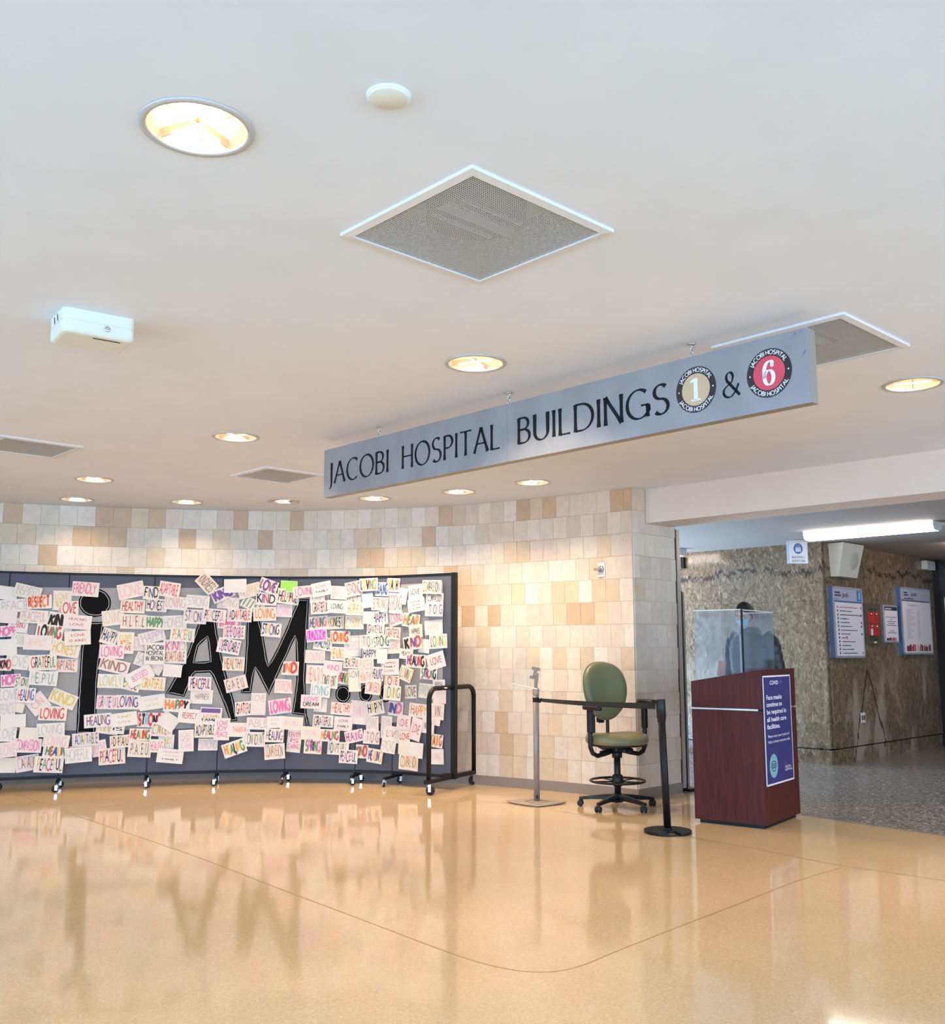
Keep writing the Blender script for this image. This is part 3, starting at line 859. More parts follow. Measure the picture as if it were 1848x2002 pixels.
# ------------------------------------------------------------------ flat pieces lying on the board: banner and black letters
def on_board(name, polys, off, thick, m, parent=None, org=None):
    """polys: outlines in (along, height), the first outer, the rest holes; folded with the panels"""
    bm = bmesh.new(); es = []
    for lp in polys:
        vv = [bm.verts.new((a, b, 0)) for a, b in lp]
        es += [bm.edges.new((vv[i], vv[(i + 1) % len(vv)])) for i in range(len(vv))]
    bmesh.ops.triangle_fill(bm, use_beauty=True, use_dissolve=False, edges=es)
    for s in BS[1:-1]:
        for ds in (-.05, 0, .05):
            bmesh.ops.bisect_plane(bm, geom=list(bm.verts) + list(bm.edges) + list(bm.faces), plane_co=(s + ds, 0, 0), plane_no=(1, 0, 0))
    bm.verts.index_update()
    top = [(v.co.x, v.co.y) for v in bm.verts]; N = len(top)
    fs = [[v.index for v in f.verts] for f in bm.faces]
    vs_ = [board_point(a, b, off + thick) for a, b in top] + [board_point(a, b, off) for a, b in top]
    f2 = list(fs) + [[i + N for i in reversed(f)] for f in fs]
    for ed in bm.edges:
        if len(ed.link_faces) == 1:
            a, b = ed.verts[0].index, ed.verts[1].index; f2.append([a, b, b + N, a + N])
    bm.free()
    org = org if org is not None else sum((v for v in vs_), Vector()) / len(vs_)
    mb = MB(); mb.M = Matrix.Translation(-org); mb.add(vs_, f2)
    o = mb.build(name, m, parent)
    if parent is None: o.location = org
    return o, org
def px_poly(pts): return [board_hit(x, y)[:2] for x, y in pts]
def crop(k, pts):
    ox, sc = {1: (0, 4.172), 2: (300, 4.353), 3: (590, 4.171)}[k]
    return [(ox + a / sc, 1100 + b / sc) for a, b in pts]
OFF0 = PT / 2
sa = board_hit(28, 1300)[0]; sb = board_hit(868, 1300)[0]
def bz(x, y): return board_hit(x, y)
bn = [board_hit(x, y)[:2] for x, y in [(28, 1148), (250, 1150), (500, 1149), (700, 1147), (868, 1138), (868, 1409), (700, 1416), (520, 1421), (370, 1424), (190, 1428), (28, 1428)]]
o, org = on_board('felt_banner', [bn], OFF0 - .001, .003, banner_m)
tag(o, 'long light grey felt banner behind the pinned sheets on the divider', 'banner')

def letter(name, outer, holes, label):
    ps = [px_poly(outer)] + [px_poly(h) for h in holes]
    o, org = on_board(name, ps, OFF0 + .002, .002, black_felt)
    tag(o, label, 'letter')
    mb = MB(); mb.M = Matrix.Translation(-org)
    lr = random.Random(len(outer))
    for lp in ps:
        # a chalk line just inside the edge
        pts = []
        for i in range(len(lp)):
            a, b = lp[i], lp[(i + 1) % len(lp)]
            n = max(1, int(math.hypot(b[0] - a[0], b[1] - a[1]) / .05))
            pts += [(a[0] + (b[0] - a[0]) * k / n + lr.uniform(-.0025, .0025), a[1] + (b[1] - a[1]) * k / n + lr.uniform(-.0025, .0025)) for k in range(n)]
        area = sum(p[0] * q[1] - q[0] * p[1] for p, q in zip(lp, lp[1:] + lp[:1]))
        sgn = 1 if (area > 0) == (lp is ps[0]) else -1
        pts.append(pts[0]); N = len(pts); ins = []
        for i in range(N):
            a = pts[i - 1] if i else pts[N - 2]; b = pts[i + 1] if i < N - 1 else pts[1]
            dx, dy = b[0] - a[0], b[1] - a[1]; l = math.hypot(dx, dy) or 1
            ins.append(((pts[i][0] - dy / l * sgn * .015, pts[i][1] + dx / l * sgn * .015), (pts[i][0] - dy / l * sgn * .020, pts[i][1] + dx / l * sgn * .020)))
        vs_ = [board_point(q[0], q[1], OFF0 + .0052) for ab in ins for q in ab]
        mb.add(vs_, [(2 * i, 2 * i + 1, 2 * i + 3, 2 * i + 2) for i in range(N - 1)])
    mb.build('chalk_outline', chalk, o)
    return o
def ell(k, cx, cy, rx, ry, n=28): return crop(k, [(cx + rx * math.cos(2 * PI * i / n), cy + ry * math.sin(2 * PI * i / n)) for i in range(n)])
letter('letter_dot', ell(1, 775, 328, 132, 116), [], 'large black round dot over the stem of the letter i')
letter('letter_i', crop(1, [(682, 484), (850, 484), (835, 640), (815, 800), (800, 960), (790, 1200), (778, 1395), (622, 1395), (632, 1200), (640, 1050), (665, 700)]), [], 'tall black paper stem of the letter i on the grey banner')
letter('letter_a', crop(2, [(400, 430), (520, 430), (545, 600), (565, 710), (585, 800), (640, 1010), (690, 1180), (718, 1345), (655, 1350), (600, 1200), (500, 960), (480, 935), (360, 940), (340, 960), (265, 1140), (105, 1112), (180, 980), (290, 770), (345, 620), (375, 540)]),
       [crop(2, [(458, 640), (385, 710), (350, 845), (480, 835)])], 'large black paper letter A on the grey banner')
letter('letter_m', crop(2, [(800, 440), (895, 440), (940, 640), (980, 870), (1060, 720), (1150, 520), (1240, 310), (1330, 310), (1312, 650), (1298, 1000), (1310, 1285), (1335, 1380), (1300, 1385), (1290, 1300), (1185, 1285), (1222, 1000), (1215, 635), (1110, 850), (985, 1130), (868, 900), (833, 1112), (745, 1110), (775, 920), (790, 700)]),
       [], 'large black paper letter M on the grey banner')
letter('letter_dot', ell(3, 340, 1072, 62, 70), [], 'fully visible black full stop following the letter M')
letter('letter_dot', ell(3, 530, 1068, 54, 70), [], 'middle black full stop, partly under a sheet reading COMPASSION')
letter('letter_dot', ell(3, 690, 1066, 52, 72), [], 'last black full stop, half hidden above the sheet reading KIND in pink')

# ------------------------------------------------------------------ the sheets: crop, x, y, w, h, turn, words, colours, style
SHEETS = [
 # far end of the board to the black i
 (1, 60, 250, 150, 110, -6, '', '', ''), (1, 125, 352, 225, 105, 5, 'PEACE', 'E', ''), (1, 150, 510, 150, 118, -5, 'CARING', 'r', 'small'),
 (1, 60, 560, 140, 90, 4, 'HOPE', 'm', 'fat'), (1, 70, 440, 130, 110, -4, '', '', ''), (1, 160, 632, 125, 112, -3, 'CARING', 'G', ''),
 (1, 60, 690, 150, 130, 3, '', '', ''), (1, 145, 810, 170, 120, -5, 'LOVE', 'E', ''), (1, 50, 830, 90, 100, -2, 'KIND', 'kr', 'fat'),
 (1, 90, 960, 150, 100, 4, 'HOPE', 'm', 'fat'), (1, 185, 975, 115, 88, -8, 'STRONG', 'kgy', ''), (1, 70, 1080, 160, 120, 3, 'LOVE', 'E', ''),
 (1, 150, 1178, 90, 80, -12, '', '', ''), (1, 310, 1148, 150, 150, 38, 'ON', 'R', 'small'), (1, 215, 1080, 140, 122, -3, 'HEALING', 'rpbk', ''),
 (1, 60, 1190, 120, 110, 2, 'PEACE', 'E', ''), (1, 110, 1290, 190, 105, 2, '', '', ''), (1, 60, 1400, 140, 110, -3, 'LOVE', 'E', ''),
 (1, 240, 1395, 150, 105, -5, '', '', ''), (1, 230, 1488, 205, 112, -3, 'COMPASSION', 'm', ''), (1, 70, 1520, 130, 120, 4, 'LOVE', 'M', ''),
 (1, 60, 1650, 130, 120, -2, '', '', ''),
 (1, 228, 240, 205, 108, -13, 'INSPIRED', 'E', ''), (1, 325, 322, 185, 112, 3, 'RESPECT', 'ro', 'fat'), (1, 280, 442, 212, 108, -3, 'PEACEFUL', 'RP', ''),
 (1, 508, 310, 140, 160, 0, 'LOVE/IS', 'y', ''), (1, 562, 375, 150, 120, 2, 'LOVE', 'r', ''), (1, 540, 545, 90, 50, -12, '', '', ''),
 (1, 480, 475, 165, 130, -10, 'KIND', 'k', 'fat'), (1, 635, 487, 215, 115, -4, 'HEALING/LOVE', 'r', 'small'),
 (1, 405, 572, 205, 128, -7, 'LOVING', 'rknrg', 'fat'), (1, 535, 705, 220, 122, -10, 'HONEST', 'y', ''), (1, 637, 615, 200, 115, 4, 'LOVE/IS KIND', 'r', 'small'),
 (1, 310, 652, 212, 120, -2, 'RESPECT', 'O', 'small'), (1, 520, 838, 212, 110, -1, 'ADAPTABLE', 'on', ''), (1, 350, 815, 212, 125, 3, 'GRATEFUL', 'rkgn', ''),
 (1, 355, 942, 215, 115, -4, 'HELPFUL', 'Ge', ''), (1, 518, 1110, 210, 118, -23, 'KIND', 'y', ''), (1, 432, 1228, 212, 115, -3, 'LOVING', 'r', ''),
 (1, 415, 1360, 212, 108, 2, 'LOVING', 'E', ''), (1, 460, 1450, 200, 108, -8, 'LOVING', 'M', ''), (1, 470, 1537, 220, 95, -6, 'HEALING', 'grbyr', 'fat'),
 (1, 225, 1632, 180, 128, 8, 'CAPABLE', 'Rn', ''), (1, 400, 1640, 220, 130, -4, 'PEACEFUL', 'ykgrp', ''), (1, 645, 1562, 205, 122, 4, 'HOPEFUL', 'E', ''),
 (1, 700, 218, 205, 118, -3, 'FRIENDLY', 'm', ''), (1, 810, 1512, 115, 128, 10, 'HEALING', 'M', ''), (1, 700, 1440, 205, 110, 4, 'ADAPTABLE', 'pegy', ''),
 (1, 915, 1575, 205, 132, 3, 'PEACEFUL', 'rokm', ''), (1, 880, 1342, 170, 105, -9, 'KIND', 'yE', ''), (1, 800, 1285, 210, 108, 4, 'HEALING', 'pnpk', ''),
 (1, 960, 1352, 110, 80, -6, 'IS', 'k', 'small'), (1, 1015, 1275, 200, 110, 7, 'KIND/SAFE', 'y', 'small'), (1, 985, 1455, 165, 100, 4, 'ADAPTABLE', 'mkyk', ''),
 # between the i and the A
 (1, 925, 450, 170, 125, 8, 'LOVING', 'O', ''), (1, 1090, 482, 200, 118, -1, 'HELPFUL', 'nM', ''), (1, 1085, 358, 190, 110, -2, 'HEALTHY', 'r', ''),
 (1, 1070, 228, 205, 125, 13, 'LOVE', 'M', ''), (1, 1235, 248, 125, 108, -2, 'FIND', 'kyb', ''), (1, 895, 605, 130, 125, -17, 'HAPPY', 'kbe', ''),
 (1, 1140, 662, 110, 115, -3, 'LOVING', 'E', ''), (1, 1025, 655, 130, 175, -1, 'LOVE/IS/LOVE', 'yor', ''), (1, 1240, 605, 205, 95, 15, 'HAPPY', 'P', ''),
 (1, 915, 727, 190, 112, -2, 'LOVING', 'm', ''), (1, 935, 842, 232, 108, -14, 'KIND', 'n', ''), (1, 1170, 795, 130, 108, -20, 'SAFE', 'E', ''),
 (1, 1272, 848, 120, 110, -28, '', '', ''), (1, 1060, 985, 170, 108, -15, 'PEACE', 'mgy', ''), (1, 905, 965, 200, 112, -2, 'LOVELY', 'yG', ''),
 (1, 1140, 922, 212, 118, 29, 'BLESSED', 'm', 'small'), (1, 1250, 985, 195, 108, -4, 'GRATEFUL', 'yo', ''), (1, 880, 1137, 172, 112, -2, 'GRATEFUL', 'mpE', ''),
 (1, 1045, 1137, 190, 115, -2, 'LOVING', 'mpb', ''), (1, 1245, 1137, 205, 115, 8, 'LOVE/HOPE', 'G', 'small'), (1, 1145, 1400, 172, 98, -2, 'HEALING', 'rrgy', 'fat'),
 (1, 1140, 1517, 180, 128, -4, 'PEACEFUL', 'nE', ''), (2, 110, 1520, 130, 118, -2, 'KIND', 'y', 'small'), (2, 30, 1555, 120, 110, -3, 'HEALING', 'mR', ''),
 (1, 1230, 1282, 205, 118, -2, 'STRONG', 'rkcrk', 'fat'), (2, 75, 1418, 175, 115, -4, 'CONFIDENT', 'ny', ''), (2, 145, 1640, 215, 118, -6, 'PEACE/STRONG/FAMILY', 'mPk', 'small'),
 (2, 30, 365, 170, 108, -3, 'HONEST', 'kpe', ''), (2, 20, 512, 160, 112, -3, 'HAPPY', 'g', 'fat'), (2, 195, 348, 192, 112, -4, 'LOVING', 'RE', ''),
 (2, 140, 232, 172, 128, -8, 'ADAPTABLE', 'rm', ''), (2, 380, 335, 190, 108, -3, 'STRONG', 'E', ''), (2, 185, 510, 192, 118, 3, 'HONEST', 'E', ''),
 (2, 355, 462, 190, 122, -2, 'STRONG', 'npE', ''), (2, 185, 712, 190, 115, 1, 'KIND', 'mR', ''), (2, 185, 802, 190, 112, -2, 'ADAPTABLE', 'no', ''),
 (2, 250, 615, 200, 115, -4, 'PEACEFUL', 'oygR', ''), (2, 15, 772, 165, 185, -1, 'JACOBI/HOSPITAL/IN BRONX', 'k', ''), (2, 165, 918, 152, 105, -5, '', '', ''),
 # around the A and the M
 (2, 640, 345, 182, 98, -3, 'HELPING', 'E', ''), (2, 650, 515, 190, 95, -2, 'KIND', 'm', 'fat'), (2, 690, 592, 182, 115, -2, 'DEPENDABLE', 'mp', ''),
 (2, 455, 178, 172, 120, -46, 'KINDNESS', 'n', ''), (2, 590, 266, 190, 108, 24, 'KIND', 'p', 'fat'), (2, 845, 362, 190, 100, -27, '', 'g', 'stripes'),
 (2, 820, 240, 190, 112, 15, 'HELPING', 'O', ''), (2, 700, 200, 186, 115, 2, '', 'y', ''), (2, 965, 310, 175, 108, -3, 'KIND', 'kpr', ''),
 (2, 980, 202, 155, 112, -19, 'LOVE', 'np', 'fat'), (2, 520, 452, 192, 112, -5, 'PEACEFUL', 'kmypk', ''), (2, 735, 450, 205, 110, -2, 'ADAPTABLE', 'nkro', ''),
 (2, 1115, 410, 132, 108, -2, 'LOVING', 'M', ''), (2, 950, 438, 190, 118, 2, 'LOVING', 'o', ''), (2, 1150, 292, 185, 128, -7, 'HELPFUL', 'krbo', ''),
 (2, 1165, 207, 140, 98, -3, '', 'h', 'block'), (2, 1295, 250, 190, 98, 6, 'LOVING', 'm', ''), (2, 645, 712, 190, 125, -10, 'DEPENDABLE', 'mpkk', ''),
 (2, 1005, 573, 165, 118, -5, 'STRONG', 'kkyp', ''), (2, 685, 860, 182, 118, -2, 'HEALTHY', 'on', ''), (2, 705, 1030, 185, 115, 15, 'GRATEFUL', 'nO', ''),
 (2, 410, 1140, 186, 118, -3, 'HAPPINESS', 'n', 'small'), (2, 395, 1030, 190, 118, -2, 'PEACEFUL', 'pkrb', ''), (2, 130, 1350, 150, 130, -35, '', '', ''),
 (2, 200, 1212, 215, 112, -4, 'HAPPY', 'oogrk', 'fat'), (2, 310, 1303, 192, 118, -6, 'RESPECT', 'r', 'small'), (2, 280, 1510, 125, 182, 2, 'LOVE/HOPE/CARE', 'M', ''),
 (2, 490, 1300, 180, 138, -3, 'LOVE/FAMILY', 'ok', 'band'), (2, 465, 1545, 160, 100, -1, 'STRONG', 'E', ''), (2, 445, 1425, 182, 118, -1, 'ADAPTABLE', 'kpg', ''),
 (2, 590, 1412, 128, 185, -2, 'LOVE/JOY/PEACE', 'm', ''), (2, 775, 1240, 152, 120, 5, 'GRATEFUL', 'kor', ''), (2, 895, 1202, 125, 185, -1, 'LOVE', 'E', 'top'),
 (2, 1080, 1222, 190, 125, 8, 'LOVING', 'm', 'fat'), (2, 1155, 898, 175, 115, -2, 'KIND', 'ypor', 'fat'), (2, 1130, 1052, 190, 118, -3, 'STRONG', 'R', ''),
 (2, 735, 1418, 182, 118, -2, 'THANKFUL', 'o', 'small'), (2, 895, 1365, 190, 100, -2, 'ABLE', 'E', ''), (2, 860, 1498, 190, 122, -2, 'CONFIDENT', 'Egn', ''),
 (2, 1035, 1352, 130, 100, 2, 'LOVE/IS', 'E', 'small'), (2, 695, 1572, 195, 118, 19, 'HEALING', 'oygk', 'fat'), (2, 1030, 1465, 162, 112, -2, 'HEALING', 'nkp', ''),
 (2, 1035, 1600, 172, 128, 4, 'COMPASSION', 'og', ''), (2, 1195, 1362, 190, 110, -4, 'HEALING', 'M', 'small'), (2, 1205, 1515, 118, 190, -5, 'IDENTITY/IS/CARING', 'm', ''),
 # past the M
 (3, 440, 278, 150, 108, -3, 'HELPFUL', 'nE', ''), (3, 550, 310, 92, 118, 7, '', '', ''), (3, 310, 247, 132, 108, -3, 'GRATEFUL', 'E', ''),
 (3, 140, 300, 120, 70, -2, 'KIND', 'E', ''), (3, 175, 218, 160, 112, 11, 'LOVE/FAMILY', 'mk', 'small'), (3, 430, 215, 130, 118, 12, 'STRONG', 'nr', ''),
 (3, 665, 218, 108, 112, -2, 'HEALING', 'b', 'fat'), (3, 560, 182, 148, 105, 2, 'LOVING', 'pykmgo', 'fat'), (3, 840, 275, 70, 130, -10, '', '', ''),
 (3, 765, 185, 105, 112, -4, 'HEALTHY', 'oyk', 'fat'), (3, 945, 240, 116, 112, 4, 'LOVE', 'k', 'small'), (3, 1100, 290, 140, 80, -2, 'COMPASSION', 'kn', ''),
 (3, 1080, 200, 156, 112, -2, 'COMPASSION', 'rogkp', ''), (3, 955, 347, 140, 108, 8, 'LOVE/HOPE/HOME', 'kmg', 'small'), (3, 1100, 385, 146, 108, -2, 'STRONG', 'Ep', ''),
 (3, 160, 367, 146, 108, 3, 'GRATEFUL', 'nkr', ''), (3, 300, 362, 150, 105, -3, 'LOVING', 'k', 'small'), (3, 445, 382, 140, 100, -2, 'HOPEFUL', 'oy', ''),
 (3, 785, 455, 122, 112, 14, 'LOVING', 'm', ''), (3, 775, 332, 122, 165, -5, 'STRONG', 'e', ''), (3, 650, 338, 132, 108, -3, 'STRONG', 'ne', ''),
 (3, 650, 452, 130, 110, 6, 'HAPPY', 'kp', ''), (3, 560, 450, 90, 100, 0, '', '', ''), (3, 440, 490, 152, 108, -1, 'CARING', 'yE', ''),
 (3, 280, 490, 142, 105, 3, 'HONEST', 'yokgk', ''), (3, 145, 490, 152, 104, 5, 'HEALING', 'pgmo', 'fat'), (3, 180, 660, 150, 108, -8, 'PEACEFUL', 'keb', ''),
 (3, 130, 592, 166, 104, 5, 'LOVING', 'm', 'block'), (3, 430, 680, 160, 172, 2, 'RESPECT', 'M', 'small'), (3, 320, 610, 162, 104, -2, 'LOVING', 'or', 'fat'),
 (3, 620, 545, 142, 88, -3, 'GRATEFUL', 'kmg', ''), (3, 910, 472, 138, 110, -9, 'HEAR', 'ogn', 'fat'), (3, 950, 560, 110, 108, 5, 'HAPPINESS', 'k', 'small'),
 (3, 1090, 528, 146, 118, 4, 'THANKFUL', 'E', 'small'), (3, 1015, 680, 90, 112, -6, '', '', ''), (3, 1130, 642, 146, 115, 3, 'LOVING', 'rgy', ''),
 (3, 925, 655, 150, 112, 9, 'KIND', 'kypr', 'fat'), (3, 560, 642, 130, 108, 4, 'STRONG', 'Eg', ''), (3, 670, 645, 142, 108, 5, 'STRONG', 'gk', ''),
 (3, 785, 685, 105, 112, 2, 'LOVE', 'm', 'small'), (3, 780, 577, 126, 98, -2, 'GRATEFUL', 'nr', ''), (3, 115, 767, 160, 104, -2, 'LOVING', 'M', ''),
 (3, 300, 742, 112, 108, -3, 'HEALING', 'yo', ''), (3, 580, 742, 122, 92, 2, 'HAPPY', 'kb', ''), (3, 680, 762, 82, 118, 0, '', '', ''),
 (3, 890, 745, 108, 82, -6, 'PEACE', 'k', 'small'), (3, 550, 832, 122, 108, 3, 'PEACEFUL', 'E', ''), (3, 420, 815, 132, 90, -3, 'PEACEFUL', 'gkro', ''),
 (3, 120, 912, 152, 150, -2, 'HEALTHY', 'Ro', ''), (3, 260, 857, 150, 108, -5, 'KIND', 'm', 'small'), (3, 1050, 902, 138, 100, -4, 'STRONG', 'gkpr', 'fat'),
 (3, 970, 802, 160, 108, -3, 'HEALING', 'prkb', 'fat'), (3, 1135, 800, 146, 128, 15, 'LOVE', 'r', 'small'), (3, 890, 905, 108, 112, -20, 'LOVING', 'gyrk', ''),
 (3, 355, 937, 82, 108, -8, 'KIND', 'rkgy', 'fat'), (3, 225, 962, 156, 118, -5, 'CONFIDENT', 'ynkgb', ''), (3, 545, 930, 100, 98, 2, 'HEALTHY', 'oR', ''),
 (3, 645, 905, 95, 112, -2, 'HEALING', 'bkp', ''), (3, 780, 962, 122, 88, 0, 'LOVE', 'yr', ''), (3, 765, 850, 146, 128, 2, 'HAPPINESS/FAMILY/LOVE', 'rk', 'small'),
 (3, 445, 958, 100, 182, 2, 'LOVE', 'e', 'top'), (3, 160, 1042, 160, 108, -4, 'LOVING', 'c', ''), (3, 610, 1015, 126, 112, -6, 'COMPASSION', 'mofy', ''),
 (3, 905, 1052, 96, 108, 3, 'LOVE', 'rg', ''), (3, 785, 1060, 142, 118, -3, 'LOVING', 'yg', ''), (3, 1030, 1045, 122, 118, -4, 'STRONG', 'G', ''),
 (3, 1135, 985, 100, 62, 2, 'GENTLE', 'k', 'small'), (3, 1142, 1092, 106, 112, 1, '', '', ''), (3, 160, 1160, 105, 110, -4, '', '', ''),
 (3, 86, 1132, 166, 110, -2, 'LOVE/DREAM', 'mk', ''), (3, 330, 1190, 172, 98, -4, 'HEALTHY', 'or', ''), (3, 480, 1220, 142, 190, -4, 'FAMILY', 'M', 'small'),
 (3, 765, 1187, 156, 115, -4, 'KIND', 'mpbm', 'fat'), (3, 612, 1182, 142, 115, 12, 'HAPPY', 'ky', ''), (3, 1120, 1212, 120, 128, -3, 'LOVING', 'nM', ''),
 (3, 965, 1205, 150, 112, -5, 'HAPPY', 'o', ''), (3, 1115, 1300, 70, 50, -8, '', '', ''), (3, 590, 1310, 102, 118, 1, 'LOVING', 'GE', ''),
 (3, 345, 1312, 150, 112, -4, 'LOVE/FAMILY', 'pk', 'small'), (3, 180, 1290, 166, 98, -3, 'GRATEFUL', 'rkne', ''), (3, 1055, 1330, 100, 115, -3, 'ABUNDANT', 'k', 'small'),
 (3, 700, 1340, 90, 180, -3, 'LOVE/HOPE/JOY', 'M', ''), (3, 960, 1355, 92, 180, -14, 'LOVE', 'r', 'small'), (3, 850, 1305, 112, 128, -6, 'LOVE', 'mr', 'small'),
 (3, 90, 1385, 152, 108, -3, 'STRONG', 'M', 'small'), (3, 435, 1412, 150, 98, 12, 'HEALING', 'pm', ''), (3, 245, 1402, 160, 98, -2, 'HEALING', 'ogrp', 'fat'),
 (3, 585, 1420, 132, 108, -3, 'STRONG', 'En', ''), (3, 745, 1395, 132, 128, -9, 'LOVE', 'rE', 'small'), (3, 305, 1510, 172, 104, -3, 'ADAPTABLE', 'eby', ''),
 (3, 110, 1492, 142, 115, -3, 'SPRING', 'gmpk', 'fat'), (3, 720, 1495, 118, 108, -8, 'STRONG', 'E', ''), (3, 865, 1465, 92, 188, -2, 'LOVE', 'r', 'top'),
 (3, 965, 1525, 112, 122, -4, '', '', ''), (3, 1108, 1450, 116, 108, -6, 'HEALING', 'ry', 'fat'), (3, 1115, 1580, 116, 122, 2, 'LOVING', 'M', 'small'),
 (3, 500, 1537, 102, 108, -3, 'KIND', 'nr', 'fat'), (3, 390, 1577, 150, 108, -3, 'PEACEFUL', 'kpm', ''), (3, 612, 1572, 125, 112, -8, 'HEALING', 'bpyo', 'fat'),
 (3, 905, 1622, 156, 126, -3, 'COMPASSION', 'goyr', ''),
]
PALN = {'r': ('red', (196, 44, 44)), 'o': ('orange', (226, 122, 56)), 'y': ('yellow', (214, 182, 78)), 'g': ('green', (74, 128, 74)), 'h': ('bright green', (150, 214, 84)),
        'b': ('blue', (52, 84, 140)), 'c': ('pale blue', (120, 172, 186)), 'p': ('purple', (92, 50, 128)), 'm': ('pink', (224, 92, 148)), 'k': ('black', (32, 28, 30)),
        'n': ('brown', (138, 92, 72)), 'e': ('grey', (140, 134, 134)), 'f': ('brown', (150, 80, 60)),
        'R': ('faint red', (222, 160, 150)), 'O': ('faint orange', (228, 188, 150)), 'G': ('faint green', (176, 200, 168)), 'E': ('faint grey', (196, 184, 176)),
        'M': ('faint pink', (228, 176, 188)), 'P': ('faint purple', (190, 168, 196))}
def wax(c, f): return tuple(a + (b - a) * f for a, b in zip(c, (236, 226, 216)))
INK = {k: mat('ink_' + PALN[k][0].replace(' ', '_'), rgb(*wax(PALN[k][1], .10 if k in 'kbh' else .22)), .8, spec=.2) for k in PALN}
PAPER = [mat('white_paper', rgb(228, 219, 208), .85, spec=.2), mat('cream_paper', rgb(229, 216, 198), .85, spec=.2), mat('pinkish_paper', rgb(229, 213, 205), .85, spec=.2)]
MAGENTA = mat('magenta_crayon', rgb(214, 84, 196), .85, spec=.2)
pin_mb = MB(); pin_mb.lathe([(0, -.008), (.0042, -.008), (.0034, -.003), (.0046, -.001), (0, 0)], (0, 0, 0), 8, rot=Matrix.Rotation(PI / 2, 4, 'X'))
PIN_ME = pin_mb.mesh('push_pin', mat('pin_brass', rgb(120, 104, 92), .35, .7))
def turned(cx, cy, w, h, a):
    c, s = math.cos(R(a)), math.sin(R(a))
    return [(cx + u * c + v * s, cy - u * s + v * c) for u, v in ((-w / 2, -h / 2), (w / 2, -h / 2), (w / 2, h / 2), (-w / 2, h / 2))]
def overlap(A, B):
    for P, Q in ((A, B), (B, A)):
        for i in range(4):
            ex, ey = P[(i + 1) % 4][0] - P[i][0], P[(i + 1) % 4][1] - P[i][1]
            a = [p[0] * -ey + p[1] * ex for p in P]; b = [p[0] * -ey + p[1] * ex for p in Q]
            if max(a) <= min(b) or max(b) <= min(a): return False
    return True
placed = []
sr = random.Random(5)
for (k, cx, cy, w, h, rot, text, cols, style) in SHEETS:
    sc = {1: 4.172, 2: 4.353, 3: 4.171}[k]
    (X, Y), = crop(k, [(cx, cy)]); W, H_ = w / sc, h / sc
    quad = turned(X, Y, W, H_, rot)
    layer = 1 + max([p['layer'] for p in placed if overlap(p['quad'], quad)] + [0])
    placed.append(dict(x=X, y=Y, w=W, h=H_, rot=rot, text=text, cols=cols, style=style, quad=quad, layer=layer))
def colour_words(p):
    ks = [PALN[c][0] for c in p['cols']]
    u = list(dict.fromkeys(ks))
    if len(u) >= 3: return 'in many colours'
    return 'in ' + ' and '.join(u)
def base_label(p):
    if p['style'] == 'stripes': return 'white sheet striped in green'
    if p['style'] == 'block' and not p['text']: return 'sheet filled in bright green'
    if p['style'] == 'block': return 'sheet lettered LOVING filled in magenta'
    if p['style'] == 'band': return 'sheet lettered LOVE FAMILY under a purple band'
    if not p['text']: return 'blank white sheet'
    return 'sheet lettered ' + p['text'].replace('/', ' ') + ' ' + colour_words(p)
def short_name(p):
    if not p['text']: return 'green stripes' if p['style'] == 'stripes' else 'bright green sheet' if p['style'] == 'block' else None
    return p['text'].split('/')[0]
LAND = [('the black i dot', 186, 1178), ('the black i stem', 176, 1330), ('the black letter A', 395, 1290), ('the black letter M', 545, 1290), ('the first black full stop', 671, 1357), ('the last black full stop', 755, 1356), ('the end hoop', 850, 1440), ('the end post', 880, 1250)]
used = {}
def relation(p, x, y):
    dx, dy = p['x'] - x, p['y'] - y
    if abs(dy) > abs(dx) * .6: return 'above' if dy < 0 else 'below'
    return 'beside'
for p in placed:
    b = base_label(p)
    same = [q for q in placed if base_label(q) == b]
    cands = []
    near = sorted([q for q in placed if q is not p and short_name(q)], key=lambda q: math.hypot(q['x'] - p['x'], q['y'] - p['y']))[:7]
    opts = [relation(p, q['x'], q['y']) + ' ' + short_name(q) for q in near if short_name(q) != short_name(p)]
    lands = sorted(LAND, key=lambda l: math.hypot(l[1] - p['x'], l[2] - p['y']))[:2]
    lo = [relation(p, l[1], l[2]) + ' ' + l[0] for l in lands]
    if len(same) == 1: cands.append(b + ', pinned on the divider')
    cands += [b + ', ' + a for a in opts] if len(same) < 3 else []
    cands += [b + ', ' + a + ', ' + c for a in opts for c in lo]
    cands += [b + ', ' + a + ' and ' + c for a in opts for c in opts if a != c]
    cands = [c for c in cands if c not in used and len(c.split()) <= 16]
    p['label'] = cands[0]; used[cands[0]] = 1

